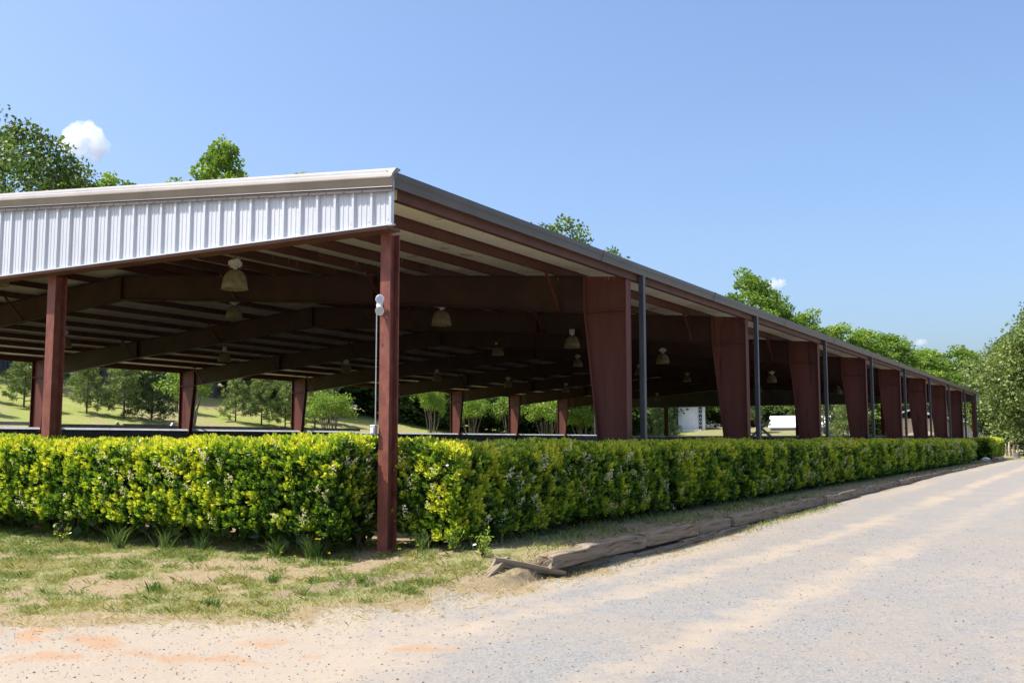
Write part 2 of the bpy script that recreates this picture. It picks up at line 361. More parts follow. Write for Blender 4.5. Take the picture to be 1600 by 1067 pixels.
for cx, cy, r, ry in ((-4.83, .25, .35, .5), (-4.95, -1.3, .28, .5), (-4.75, -.55, .22, .35), (-2.8, 2.5, .55, .75), (-3.1, 1.6, .35, .5), (-4.2, -1.9, .5, .3), (-2.6, -.5, .3, .35), (-1.2, -.9, .5, .25)):
    clay = np.maximum(clay, np.exp(-(((GX - cx) / r) ** 2 + ((GY - cy) / ry) ** 2)))
clay = np.maximum(clay, .9 * np.exp(-((GY - np.interp(GX, [-7, -5.6, -4.9, -4.2, -3.4], [.9, -.3, -1.2, -2.2, -3.0]) + .5 * (n_mid - .5)) / .2) ** 2) * (GX < -3.2))
clay = clay * (.15 + 1.2 * sstep(n2(GX, GY, 4.2, 52), .40, .62))
clay = np.where(GY > 30.5, sstep(n2(GX, GY, .22, 51), .58, .72), clay)
cen1 = np.interp(GX, [-9, -5.6, -2.8, 0, 6.5, 20, 60], [-.2, -1.5, -2.85, -3.45, -4.0, -4.3, -4.4]); cen2 = np.interp(GX, [-9, -3.8, -.65, 7.4, 20, 60], [-4.6, -4.75, -4.95, -5.45, -5.9, -6.0]); cen3 = np.interp(GX, [-9, 0, 20, 60], [-7.6, -7.4, -7.4, -7.3])
wob = (n_mid - .5) * .5
track = np.maximum(np.exp(-((GY - cen1 + wob) / .30) ** 2), .8 * np.exp(-((GY - cen2 + wob) / .36) ** 2)); track = np.maximum(track, .6 * np.exp(-((GY - cen3 + wob) / .4) ** 2))
track = np.maximum(track, .8 * np.exp(-((GY - grass_edge + .6) / .5) ** 2) * (GX > -4)); track = np.maximum(track, .55 * np.exp(-((GX - 3 + .8 * (GY + 7)) / 1.6) ** 2 - ((GY + 6.6) / .8) ** 2))
track = track * (.25 + 1.0 * n2(GX * .35, GY, 1.4, 61))
lip = np.interp(GX, [-3.2, -2.7, -1.24, -.6, -.35], [-.2, -.5, -.9, -1.35, -1.55]) + (n2(GX, GY, 2.2, 81) - .5) * .5
GZ = GZ + .06 * (sstep(GY - lip, -.05, .03) - sstep(GY - lip, .0, .7)) * sstep(GX, -3.2, -2.4) * (1 - sstep(GX, -.6, -.3))
clay = np.maximum(clay, 1.1 * np.exp(-((GY - lip + .06) / .09) ** 2) * sstep(GX, -3.2, -2.4) * (1 - sstep(GX, -.6, -.3)))
mask_lip = np.exp(-((GY - lip + .05) / .1) ** 2) * sstep(GX, -3.2, -2.4) * (1 - sstep(GX, -.6, -.3))
grass = grass * (1 - mask_lip)
dirt = sstep(GY + .5 * (n_big - .5), -4.0, -2.7) * sstep(-GX, 1.5, 3.0) * (.55 + .75 * n2(GX, GY, 1.2, 63)); track = np.maximum(track, dirt)
GZ = GZ + micro * nearm * np.clip(.35 + grass + straw * .5, 0, 1) - .02 * track * nearm
mask = np.stack([grass, np.clip(clay, 0, 1), np.clip(track, 0, 1), np.clip(straw, 0, 1)], -1)
def gsurf(X, Y):
    X, Y = np.broadcast_arrays(np.asarray(X, float), np.asarray(Y, float))
    i = np.clip(np.searchsorted(gx, X) - 1, 0, len(gx) - 2); j = np.clip(np.searchsorted(gy, Y) - 1, 0, len(gy) - 2)
    u = (X - gx[i]) / (gx[i + 1] - gx[i]); v = (Y - gy[j]) / (gy[j + 1] - gy[j])
    return GZ[i, j] * (1 - u) * (1 - v) + GZ[i + 1, j] * u * (1 - v) + GZ[i, j + 1] * (1 - u) * v + GZ[i + 1, j + 1] * u * v
nx, ny = GX.shape; idx = np.arange(nx * ny).reshape(nx, ny)
Q = np.stack([idx[:-1, :-1], idx[1:, :-1], idx[1:, 1:], idx[:-1, 1:]], -1).reshape(-1, 4)
cxq = (GX[:-1, :-1] + GX[1:, 1:]).ravel() / 2; cyq = (GY[:-1, :-1] + GY[1:, 1:]).ravel() / 2
edge_q = np.interp(cxq, [-9, -5.2, -4.3, -3.4, -1.8, -.6, .3, 60, 66], [9, 1.6, .2, -1.2, -1.75, -1.95, -2.3, -2.3, -3.2])
is_arena = (cxq > 1.9) & (cxq < 68.6) & (cyq > .9) & (cyq < 29.6)
is_road = (cyq < edge_q) & (cxq < 66) & (cyq > -13) & ~is_arena
Vall = np.stack([GX, GY, GZ], -1).reshape(-1, 3); Mall = mask.reshape(-1, 4)
for nm, sel, mt in (('ground', ~(is_arena | is_road), M['ground']), ('gravel_road', is_road, M['ground']), ('arena_floor', is_arena, M['arena'])):
    q = Q[sel]; u, inv = np.unique(q, return_inverse=True)
    tag(np_mesh(nm, Vall[u], inv.reshape(-1, 4), np.full(len(q), 4), mt, None, {'mask': Mall[u]}, True), kind='structure')
def gz1(x, y): return float(gsurf(np.array([x]), np.array([y]))[0])

# ------------------------------------------------------------------ pavilion
pav = thing('riding_arena', 'long open-sided red steel riding arena with white ribbed gable above the hedges', 'building')
SL = 1 / 12
def roof_in(Y): return min(Y, W - Y) * SL           # rise above the eave
ZR = 4.56                                           # top of rafter at eave line
def col_parts(X, far):
    s = (lambda y: W - y) if far else (lambda y: y)
    poly = [(s(.02), 0), (s(.48), 0), (s(.90), 3.9), (s(.90), ZR + .07), (s(.02), ZR)]
    c = MB().prism(poly, 0, X - .009, X + .009).build('column', M['primer'], pav)
    y0, y1 = sorted((s(-.0), s(.025))); MB().box(X - .115, X + .115, y0, y1, 0, ZR - .02).build('flange', M['primer'], c)
    lo = [(X - .1, s(.48), 0), (X + .1, s(.48), 0), (X + .1, s(.505), 0), (X - .1, s(.505), 0)]
    hi = [(X - .1, s(.90), 3.9), (X + .1, s(.90), 3.9), (X + .1, s(.925), 3.9), (X - .1, s(.925), 3.9)]
    MB().hexa(lo, hi).build('flange', M['primer'], c)
    y0, y1 = sorted((s(.03), s(.90))); MB().box(X - .1, X + .1, y0, y1, 3.885, 3.905).build('stiffener', M['primer'], c)
    y0, y1 = sorted((s(.9), s(.93))); MB().box(X - .1, X + .1, y0, y1, 3.91, ZR + .06).build('end_plate', M['primer'], c)
    MB().box(X - .16, X + .16, s(.25) - .32, s(.25) + .32, -.02, .03).build('base_plate', M['primer'], c)
def rafter(X):
    H = W / 2
    top = [(.94, ZR + .94 * SL), (H, ZR + H * SL)]; bot = [(H, 5.14), (6.2, 4.46), (.94, 3.9)]
    for far in (False, True):
        s = (lambda y: W - y) if far else (lambda y: y)
        r = MB().prism([(s(y), z) for y, z in top + bot], 0, X - .008, X + .008).build('rafter', M['frame'], pav)
        fl = MB()
        for (ya, za), (yb, zb) in ((top[0], top[1]), (bot[2], bot[1]), (bot[1], bot[0])):
            t = .016
            fl.hexa([(X - .1, s(ya), za - t), (X + .1, s(ya), za - t), (X + .1, s(ya), za), (X - .1, s(ya), za)], [(X - .1, s(yb), zb - t), (X + .1, s(yb), zb - t), (X + .1, s(yb), zb), (X - .1, s(yb), zb)])
        fl.build('flange', M['frame'], r)
        for yj in (6.2, H - .02): MB().box(X - .1, X + .1, min(s(yj), s(yj + .02)), max(s(yj), s(yj + .02)), 4.46 + (yj - 6.2) * .0794 + .01, ZR + yj * SL - .02).build('splice_plate', M['frame'], r)
for k in range(1, NB):
    X = k * BAY
    col_parts(X, False); col_parts(X, True); rafter(X)
    for y in (1.5, 6.0, 10.5, W - 10.5, W - 6, W - 1.5):
        zt = ZR + roof_in(y) + .02; yy = min(y, W - y)
        zb = np.interp(yy, [.94, 6.2, W / 2], [3.9, 4.46, 5.14]) + .03
        MB().bar((X - .62, y, zt), (X - .03, y, zb), .05, .05).build('flange_brace', M['primer'], pav)
        if k == 1 or y < 2: MB().bar((X + .62, y, zt), (X + .03, y, zb), .05, .05).build('flange_brace', M['primer'], pav)
# purlins (Z sections) and eave struts
X0, X1 = .06, NB * BAY + .1
ys = [1.5 * i for i in range(1, 10)]
for y in ys + [W - v for v in ys]:
    z = ZR + roof_in(y) + .004; sgn = 1 if y < W / 2 else -1
    b = MB(); b.box(X0, X1, y - .004, y + .004, z, z + .168)
    b.box(X0, X1, min(y + .004, y + sgn * .06 + .004), max(y, y + sgn * .06), z, z + .008).box(X0, X1, min(y - .004, y - sgn * .06), max(y - .004, y - sgn * .06), z + .160, z + .168)
    b.build('purlin', M['purlin'], pav)
for far in (0, 1):
    s = (lambda y: W - y) if far else (lambda y: y)
    b = MB(); a0, a1 = sorted((s(-.04), s(-.032))); b.box(X0, X1, a0, a1, 4.50, 4.74)
    a0, a1 = sorted((s(-.032), s(.06))); b.box(X0, X1, a0, a1, 4.50, 4.51); b.build('eave_strut', M['purlin'], pav)
    # insulation facing and metal roof
    H = W / 2; zi = ZR + .176; zr = ZR + .235
    b = MB(); b.hexa([(X0 - .1, s(-.03), zi), (X1, s(-.03), zi), (X1, s(H), zi + H * SL), (X0 - .1, s(H), zi + H * SL)], [(X0 - .1, s(-.03), zi + .012), (X1, s(-.03), zi + .012), (X1, s(H), zi + .012 + H * SL), (X0 - .1, s(H), zi + .012 + H * SL)])
    b.build('insulation_facing', M['insul'], pav)
    b = MB(); b.hexa([(-.26, s(-.1), zr - .005), (X1 + .1, s(-.1), zr - .005), (X1 + .1, s(H), zr + H * SL), (-.26, s(H), zr + H * SL)], [(-.26, s(-.1), zr + .03), (X1 + .1, s(-.1), zr + .03), (X1 + .1, s(H), zr + .035 + H * SL), (-.26, s(H), zr + .035 + H * SL)])
    b.build('roof_sheet', M['roof'], pav)
    # gutter: stepped trough profile run along the eave
    prof = [(-.045, 4.80), (-.055, 4.66), (-.07, 4.625), (-.15, 4.615), (-.165, 4.65), (-.17, 4.70), (-.20, 4.735), (-.205, 4.80), (-.185, 4.805), (-.18, 4.75), (-.15, 4.72), (-.145, 4.65), (-.075, 4.645)]
    b = MB(); b.prism([(s(y), z) for y, z in prof], 0, -.2, X1 + .12)
    g = b.build('gutter', M['gutter'], pav)
    MB().prism([(s(y), z) for y, z in [(-.048, 4.80), (-.06, 4.63), (-.15, 4.62), (-.2, 4.735), (-.203, 4.80)]], 0, -.213, -.202).build('end_cap', M['trim'], g)
    for k in range(1, 12): MB().prism([(s(y), z) for y, z in [(-.043, 4.803), (-.06, 4.62), (-.155, 4.61), (-.172, 4.648), (-.177, 4.698), (-.206, 4.732), (-.212, 4.808)]], 0, k * 6.1 - .03, k * 6.1 + .03).build('joint_sleeve', M['gutter'], g)
    for k in range(1, NB + 1):
        X = k * BAY + (.42 if k < NB else -.6); y = s(-.11)
        d = MB().box(X - .055, X + .055, y - .05, y + .05, .12, 4.62).build('downspout', M['downspout'], pav)
        for zz in (1.9, 3.9): MB().box(X - .06, X + .06, min(y + .053, s(-.02)) if not far else s(-.02), max(s(-.02), y + .053) if not far else y - .053, zz, zz + .03).build('strap', M['downspout'], d)
# ridge cap
MB().prism([(W / 2 - .25, ZR + .27 + (W / 2 - .25) * SL), (W / 2, ZR + .31 + W / 2 * SL), (W / 2 + .25, ZR + .27 + (W / 2 - .25) * SL), (W / 2, ZR + .285 + W / 2 * SL)], 0, -.26, X1 + .1).build('ridge_cap', M['roof'], pav)
# gable ends: ribbed sheets under the rake trim
def rib_profile(y0, y1):
    pts = []; p = .305; y = y0
    while y < y1 - 1e-6:
        for dy, d in ((0, 0), (.018, .038), (.056, .038), (.074, 0), (.13, 0), (.138, .006), (.158, .006), (.166, 0), (.215, 0), (.223, .006), (.243, .006), (.251, 0)):
            if y + dy <= y1: pts.append((y + dy, d))
        y += p
    pts.append((y1, 0)); return pts
def gable(X, out, near):
    zb = 4.13
    y = -.18; i = 0
    while y < W + .18 - .01:
        y1 = min(y + .915, W + .18); pr = rib_profile(y, y1); b = MB(); n = len(pr)
        off = .0015 * (i % 2)
        for yy, d in pr:
            zt = ZR + .235 + max(-.02, roof_in(min(max(yy, 0), W)))
            b.v += [(X + out * (d + off), yy, zb), (X + out * (d + off), yy, zt)]
        b.f += [(2 * j, 2 * j + 2, 2 * j + 3, 2 * j + 1) for j in range(n - 1)]
        sh_ = b.build('gable_sheet', M['white_metal'], pav)
        if near and y < 10:
            sc_ = MB()
            for yy, d in pr:
                if abs(d) < 1e-6 and any(abs(yy - (y + .305 * q + .08)) < .012 for q in range(3)):
                    for zz in (zb + .06, zb + .32): sc_.box(X + out * .006, X + out * .001, yy + .012, yy + .026, zz, zz + .014)
            if sc_.v: tag(sc_.build('screws', M['galv'], sh_), kind='stuff')
        y = y1; i += 1
    # bright drip edge and brown channel under the sheets
    a, c = sorted((X - out * .02, X + out * .05)); MB().box(a, c, -.19, W + .19, zb - .022, zb - .002).build('drip_edge', M['white_metal'], pav)
    a, c = sorted((X - out * .24, X + out * .035)); MB().box(a, c, -.10, W + .10, zb - .062, zb - .024).build('gable_channel', M['purlin'], pav)
    a, c = sorted((X - out * .16, X - out * .03)); 
    for h in (0, 1):
        s = (lambda q: W - q) if h else (lambda q: q)
        H = W / 2
        MB().hexa([(a, s(-.05), ZR - .02), (c, s(-.05), ZR - .02), (c, s(H), ZR - .02 + H * SL), (a, s(H), ZR - .02 + H * SL)], [(a, s(-.05), ZR + .2), (c, s(-.05), ZR + .2), (c, s(H), ZR + .2 + H * SL), (a, s(H), ZR + .2 + H * SL)]).build('end_rafter', M['purlin'], pav)
        # rake trim: profile (outward distance, height over roof line)
        def run(prof, name, m, parent, u0=-.2):
            b = MB(); n = len(prof)
            for u in (u0, H):
                for d, z in prof: b.v.append((X + out * d, s(u), ZR + .24 + u * SL + z))
            b.f += [(j, (j + 1) % n, n + (j + 1) % n, n + j) for j in range(n)] + [tuple(range(n)), tuple(range(n, 2 * n))]
            return b.build(name, m, parent)
        t = run([(-.10, .075), (-.01, .078), (.075, -.012), (.088, -.05), (.112, -.058), (.112, -.074), (.10, -.082), (.062, -.165), (.075, -.185), (.042, -.195), (.038, -.02), (-.10, .05)], 'rake_trim', M['trim'], pav)
        run([(.041, -.196), (.062, -.20), (.062, -.245), (.041, -.245)], 'flashing', M['trim_dark'], t, -.2)
        for u in np.arange(.3, H, .305): MB().box(*(sorted((X + out * .062, X + out * .07))), s(u) - .008, s(u) + .008, ZR + .01 + u * SL, ZR + .026 + u * SL).build('screw', M['trim_dark'], t) if near and h == 0 and u < 9.5 else None
gable(-.2, -1, True); gable(NB * BAY + .2, 1, False)
b = MB(); xg = NB * BAY + .17
yy = np.arange(0, W, .305)
b.prism([(0, 4.14), (W, 4.14), (W, ZR + .1), (W / 2, ZR + .1 + W / 2 * SL), (0, ZR + .1)], 0, xg - .01, xg); b.build('gable_liner', M['olive'], pav)
for v in yy: MB().box(xg - .03, xg - .011, v, v + .04, 4.15, ZR + .08 + roof_in(v)).build('liner_rib', M['olive'], pav)
def wf_post(X, y, ztop, name='gable_post', zb=0, mat='post', w=.16, d=.2):
    p = MB().box(X + .02, X + d - .02, y - .007, y + .007, zb, ztop).build(name, M[mat], pav)
    for a, c in ((X, X + .018), (X + d - .018, X + d)): MB().box(a, c, y - w / 2, y + w / 2, zb, ztop).build('flange', M[mat], p)
    MB().box(X - .05, X + d + .05, y - .14, y + .14, zb - .03, zb + .015).build('base_plate', M[mat], p); return p
wf_post(.0, .10, 4.068, 'corner_post', -.03)
wf_post(.0, 6.97, 4.068, w=.2, d=.22); wf_post(0, 14.9, 4.068, w=.2, d=.22); wf_post(0, 22.6, 4.068, w=.2, d=.22); wf_post(0, W - .1, 4.068, 'corner_post')
for y in (.1, 6.3, 12.63, 18.2, 23.41, W - .1): wf_post(NB * BAY - .1, y, 4.068, w=.24, d=.24, mat='primer')
# cobwebs and nest straw hanging from the first purlins
st = []
for _ in range(420):
    y = rng.choice([-.03, 1.5, 3, 4.5, 6.0]); x = rng.choice([rng.uniform(.5, 7), rng.uniform(1, 20)]); z = ZR + roof_in(max(y, 0)) + (.0 if y > 0 else -.1)
    st.append((x, y + rng.normal() * .02, z, abs(rng.normal()) * .10 + .03))
st = np.array(st); P = st[:, :3]; D = unit(np.stack([rng.normal(size=len(st)) * .25, rng.normal(size=len(st)) * .25, -np.ones(len(st))], -1))
tag(leaves('cobweb', M['grass'], pav, P, D, side_of(D), st[:, 3], np.full(len(st), .006), np.full(len(st), .95), six=False), kind='stuff')
# perimeter kick wall round the riding floor: ribbed sheets with a pale cap
wall = thing('arena_wall', 'low dark blue-grey ribbed wall with pale cap rail around the far side of the riding floor', 'wall', (0, 0, 0))
def wall_sheet(ax, a0, a1, c, z1, sgn):
    b = MB(); p = a0; pts = []
    while p < a1 - .01:
        for d, o in ((0, 0), (.03, .03), (.09, .03), (.12, 0)):
            if p + d <= a1: pts.append((p + d, o))
        p += .305
    pts.append((a1, 0))
    for t, o in pts:
        q = (t, c + sgn * o) if ax == 0 else (c + sgn * o, t)
        b.v += [(q[0], q[1], 0), (q[0], q[1], z1)]
    b.f += [(2 * j, 2 * j + 2, 2 * j + 3, 2 * j + 1) for j in range(len(pts) - 1)]
    b.build('wall_sheet', M['kick'], wall)
x = 2.0
while x < 68.4:
    x1 = min(x + 1.83, 68.4); zt = 1.86 if x < 34 else 1.80
    wall_sheet(0, x, x1, W - .55, zt - .064, -1); MB().prism([(W - .62, zt - .065), (W - .62, zt - .05), (W - .50, zt + .03), (W - .50, zt - .065)], 0, x, x1 - .004).build('cap_rail', M['cap'], wall); x = x1
y = .9
while y < W - .7:
    y1 = min(y + 1.83, W - .7); wall_sheet(1, y, y1, 68.2, 1.64, -1); MB().prism([(68.13, 1.642), (68.13, 1.66), (68.25, 1.73), (68.25, 1.642)], 1, y, y1 - .004).build('cap_rail', M['cap'], wall); y = y1

# ------------------------------------------------------------------ lamps, floodlight
def lamp_proto():
    t = thing('pendant_lamp', 'x', 'lamp')
    o = MB().lathe([(.045, .20), (.10, .185), (.165, .13), (.21, .05), (.238, -.06), (.248, -.17), (.24, -.172), (.23, -.06), (.2, .05), (.155, .125), (.09, .175)], 28).build('dome', M['dome'], t, True)
    MB().lathe([(.248, -.165), (.258, -.172), (.256, -.19), (.24, -.19)], 28).build('rim', M['dome'], o, True)
    MB().box(-.13, .13, -.06, .06, .27, .36).box(-.07, .07, -.075, .075, .235, .40).build('ballast', M['ballast'], t, bevel=.008)
    MB().tube([(0, 0, .19), (0, 0, .25)], .035, 10).build('neck', M['lampwhite'], t)
    MB().tube([(0, 0, .39), (0, 0, .52)], .014, 6).tube([(0, 0, .52), (.02, 0, .57), (0, 0, .62), (-.02, 0, .57), (0, 0, .52)], .007, 5).build('hook', M['frame'], t)
    return t
lp = lamp_proto(); first = True
ordn = ['first', 'second', 'third', 'fourth', 'fifth', 'sixth', 'seventh', 'eighth', 'ninth', 'tenth']
for row, (Y, z, xs) in enumerate(((5.0, 4.14, [2.14, 8.5, 15.06, 21.9, 28.5, 35.02, 41.7, 48.3, 55, 61.6]), (12.2, 4.80, [2.4, 9.17, 16.0, 22.95, 29.85, 36.7, 43.56, 50.4, 57.2]), (19.4, 4.36, [9.24, 15.79, 22.6, 29.3, 35.97, 42.7, 49.6, 56.8]))):
    rn = ('row nearest the roadside hedge', 'middle row under the ridge', 'row toward the grassy bank')[row]
    for i, x in enumerate(xs):
        i2 = i + (1 if row == 2 else 0)
        lb = 'yellowed dome lamp hanging in the %s, %s from the white gable' % (rn, ordn[i2])
        o = lp if first else dup(lp, (0, 0, 0)); first = False; o.scale = (.9, .9, .9)
        o.location = (x, Y, z); o['label'] = lb; o['group'] = 'dome lamps under the arena roof'; o.rotation_euler = (0, 0, 1.7 * i + row)
fl = thing('twin_floodlight', 'white twin-head floodlight fixed high on the corner post', 'floodlight', (-.005, .155, 3.12)); fl.scale = (.66, .66, .72)
MB().tube([(-.002, .02, 0), (-.06, .02, 0)], .06, 14).build('mount_plate', M['lampwhite'], fl)
for zz in (.085, -.085):
    d = Vector((-.75, -.55, -.35 if zz < 0 else .05)).normalized(); c = Vector((-.10, -.04, zz))
    MB().tube([(-.05, .02, zz * .3), tuple(c)], .018, 8).build('arm', M['lampwhite'], fl)
    h = MB().tube([c - d * .03, c + d * .02, c + d * .07, c + d * .10], [.035, .055, .082, .086], 16).build('lamp_head', M['lampwhite'], fl, False)
    MB().tube([c + d * .101, c + d * .107], [.076, .07], 16).build('lens', M['galv'], h)
cd = thing('conduit', 'thin grey conduit running down the corner post from the floodlight to a switch box', 'conduit', (-.02, .215, 1.42))
MB().tube([(0, 0, .16), (0, 0, 1.66)], .008, 8).build('pipe', M['galv'], cd)
b = MB().box(-.05, .015, -.03, .055, .02, .15).build('switch_box', M['galv'], cd, bevel=.006); MB().box(-.062, -.0505, -.012, .036, .045, .115).build('cover', M['lampwhite'], b)

# ------------------------------------------------------------------ hedges
def rounded_section(t, hw, z0, z1, r):
    """perimeter of a clipped hedge (front -1 side, top, back), t in 0..1 -> (u, z, nu, nz)"""
    a = z1 - r - z0; arc = r * math.pi / 2; top = 2 * (hw - r); tot = 2 * a + 2 * arc + top
    s = t * tot; u = np.zeros_like(s); z = np.zeros_like(s); nu = np.zeros_like(s); nz = np.zeros_like(s)
    m = s < a; u[m] = -hw; z[m] = z0 + s[m]; nu[m] = -1
    m = (s >= a) & (s < a + arc); q = (s[m] - a) / r; u[m] = -(hw - r) - r * np.cos(q); z[m] = z1 - r + r * np.sin(q); nu[m] = -np.cos(q); nz[m] = np.sin(q)
    m = (s >= a + arc) & (s < a + arc + top); u[m] = -(hw - r) + (s[m] - a - arc); z[m] = z1; nz[m] = 1
    m = (s >= a + arc + top) & (s < a + 2 * arc + top); q = (s[m] - a - arc - top) / r; u[m] = hw - r + r * np.sin(q); z[m] = z1 - r + r * np.cos(q); nu[m] = np.sin(q); nz[m] = np.cos(q)
    m = s >= a + 2 * arc + top; u[m] = hw; z[m] = z1 - (s[m] - a - 2 * arc - top) - r; nu[m] = 1
    return u, z, nu, nz
def hedge(label, origin, ax, length, hw, z0, z1, dens_fn, size_fn, breaks=(), zones=None, name='hedge', flower=1.0, seed=0):
    """ax: unit axis (2D); front side is the -u side; u axis = perpendicular"""
    ox, oy = origin; A = np.array([ax[0], ax[1], 0.0]); Un = np.array([-ax[1], ax[0], 0.0])      # u to the left of axis
    h = thing(name, label, 'hedge', (ox, oy, 0))
    r = .2; per = 2 * (z1 - r - z0) + math.pi * r + 2 * (hw - r)
    fpart = (z1 - z0 + 2 * hw) / per
    segs = np.arange(0, length, .5); VV = []; LL = []; TT = []; off = 0; nl = 0; FP = []
    Ps, Ds, Szs, Ts = [], [], [], []
    for s0 in segs:
        ln = min(.5, length - s0); d = dens_fn(s0); n = int(d * per * ln * fpart)
        s = rng.uniform(s0, s0 + ln, n); t = rng.uniform(0, fpart, n)
        Ps.append(np.stack([s, t], -1)); Szs.append(np.full(n, size_fn(s0)))
    ST = np.concatenate(Ps); SZ = np.concatenate(Szs); s = ST[:, 0]; t = ST[:, 1]
    # end caps
    for e, dirn in ((0.0, -1), (length, 1)):
        n = int(dens_fn(min(e, length - .1)) * 2 * hw * (z1 - z0)); 
        s = np.concatenate([s, np.full(n, -9.0 if dirn < 0 else -8.0)]); t = np.concatenate([t, rng.uniform(0, 1, n)]); SZ = np.concatenate([SZ, np.full(n, size_fn(max(0, e - .1)))])
    n = len(s); u, z, nu, nz = rounded_section(np.clip(t, 0, 1), hw, z0, z1, r); ns = np.zeros(n)
    cap0 = s == -9.0; cap1 = s == -8.0
    for cm, e, dd in ((cap0, 0.0, -1), (cap1, length, 1)):
        k = cm.sum(); u[cm] = rng.uniform(-hw, hw, k); z[cm] = rng.uniform(z0, z1, k); s[cm] = e; ns[cm] = dd; nu[cm] = 0; nz[cm] = 0
    # round the ends in plan
    B3 = A * s[:, None] + Un * u[:, None]; B3[:, 2] = z
    Nn = A * ns[:, None] + Un * nu[:, None]; Nn[:, 2] += nz
    Nn = unit(Nn + 1e-6)
    bump = (fbm(B3, .95, 5 + seed) - .5) * .16 + (fbm(B3, 3.2, 9 + seed) - .5) * .17
    for bk in breaks: bump -= (.16 + .08 * (bk > 10)) * np.exp(-((s - bk - .06 * np.sin(z * 5 + bk)) / (.13 + .006 * bk)) ** 2) * (nz < .8)
    low = np.clip((z0 + .20 + .3 * (vnoise(B3, .8, 40 + seed) - .5) - z) / .35, 0, 1); bump -= .22 * low ** 2
    top_wave = (vnoise(B3, .6, 60 + seed) - .5) * .10; 
    depth = np.abs(rng.normal(size=n)) * .065 * (rng.uniform(size=n) < .55) + (rng.uniform(size=n) < .14) * rng.uniform(0, .14, n)
    P = B3 + Nn * (bump - depth)[:, None]; P[:, 2] += top_wave * (z > z1 - .5)
    keep = (vnoise(B3, 2.6, 77 + seed) + (z - z0) * 1.6 > .26) & (P[:, 2] > .12); P = P[keep]; Nn = Nn[keep]; SZ = SZ[keep]; zz = z[keep]; depth = depth[keep]; nzk = nz[keep]; n = len(P)
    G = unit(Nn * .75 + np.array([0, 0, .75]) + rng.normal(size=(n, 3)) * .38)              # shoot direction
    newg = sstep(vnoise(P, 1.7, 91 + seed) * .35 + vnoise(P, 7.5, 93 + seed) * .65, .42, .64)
    base_t = np.clip(.17 + .58 * newg - depth * 3.4 + rng.normal(size=n) * .12 + .34 * sstep(nzk, .1, .8) + .06 * sstep(zz, z0, z1), 0.0, 1)  # deeper leaves and noise lows tinted darker, painting the shaded gaps
    k = 6; Vs = []; 
    T0 = unit(np.cross(G, rand_dirs(n))); T1 = np.cross(G, T0); allP = []; allD = []; allS = []; allL = []; allW = []; allT = []
    for j in range(k):
        ang = 2.4 * j + rng.uniform(0, .6, n); lift = np.interp(j, [0, k - 1], [.95, .22]) + rng.normal(size=n) * .12
        rad = T0 * np.cos(ang)[:, None] + T1 * np.sin(ang)[:, None]
        D = unit(G * np.cos(lift)[:, None] + rad * np.sin(lift)[:, None]); S = unit(np.cross(D, G) + 1e-6)
        allP.append(P + G * (SZ * (-.2 + .17 * j))[:, None]); allD.append(D); allS.append(S)
        allL.append(SZ * rng.uniform(.75, 1.15, n) * (1.0 if j < 4 else .8)); allW.append(SZ * rng.uniform(.42, .56, n)); allT.append(np.clip(base_t + .05 * j - .1 + rng.normal(size=n) * .06, 0, 1))
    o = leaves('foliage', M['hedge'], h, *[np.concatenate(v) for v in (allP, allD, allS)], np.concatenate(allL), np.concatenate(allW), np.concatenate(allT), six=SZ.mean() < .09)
    tag(o, kind='stuff')
    # cream blossom panicles
    pick = np.where((rng.uniform(size=n) < .03 * flower * np.minimum(1, (.06 / SZ) ** 0)) & (vnoise(P, 1.3, 15 + seed) > .42) & (depth < .06) & (nzk < .5))[0]
    FPs, FD, FL, FT = [], [], [], []
    for i in pick:
        m_ = 34; hgt = rng.uniform(0, 1, m_); ax_ = unit(G[i] + np.array([0, 0, .3])); sz = max(SZ[i], .05) * rng.uniform(.9, 1.5)
        pp = P[i] + G[i] * sz * .8 + ax_ * (hgt * sz * 1.7)[:, None] + rand_dirs(m_) * ((1.05 - hgt) * sz * .55)[:, None]
        FPs.append(pp); FD.append(rand_dirs(m_)); FL.append(np.full(m_, sz * .24)); FT.append(rng.uniform(.2, 1, m_))
    if FPs:
        D = np.concatenate(FD); tag(leaves('blossom', M['flower'], h, np.concatenate(FPs), D, side_of(D), np.concatenate(FL), np.concatenate(FL) * .8, np.concatenate(FT), six=False), kind='stuff')
    # dark inner twigs: many thin branches rising from stems, fill the inside
    b = MB(); tw = MB()
    for sx in np.arange(.35, length, .62):
        if sx > 30 and int(sx * 10) % 3: continue
        px = sx + rng.normal() * .1; pu = rng.normal() * .12
        base = A * px + Un * pu
        for q in range(3):
            tip = base + A * rng.normal() * .22 + Un * rng.normal() * .2 + np.array([0, 0, z1 * rng.uniform(.6, .85)])
            mid = (base + tip) / 2 + rng.normal(size=3) * .06
            b.tube([tuple(base + rng.normal(size=3) * [.05, .05, 0]), tuple(mid), tuple(tip)], [.026, .017, .008], 5, False)
    tag(b.build('stems', M['twig'], h), kind='stuff')
    # inner mass of old leaves, tinted dark for the shaded gaps; blocks see-through
    n2_ = int(length * 560 * (1 if length < 30 else .55)); q = rng.uniform(size=(n2_, 3))
    PP = A * (q[:, :1] * (length - .2) + .1) + Un * ((q[:, 1:2] - .5) * 2 * (hw - .16)); PP[:, 2] = max(.06, z0 - .1) + q[:, 2] * (z1 - max(.06, z0 - .1) - .16)
    D = rand_dirs(n2_); sz = np.full(n2_, .17)
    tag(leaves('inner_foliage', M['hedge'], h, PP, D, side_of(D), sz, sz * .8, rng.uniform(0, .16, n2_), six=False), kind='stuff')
    return h
dn = lambda s: float(np.interp(s, [0, 9, 16, 30, 60], [430, 380, 280, 175, 115]))
sn = lambda s: float(np.interp(s, [0, 9, 16, 30, 60], [.076, .080, .090, .115, .145]))
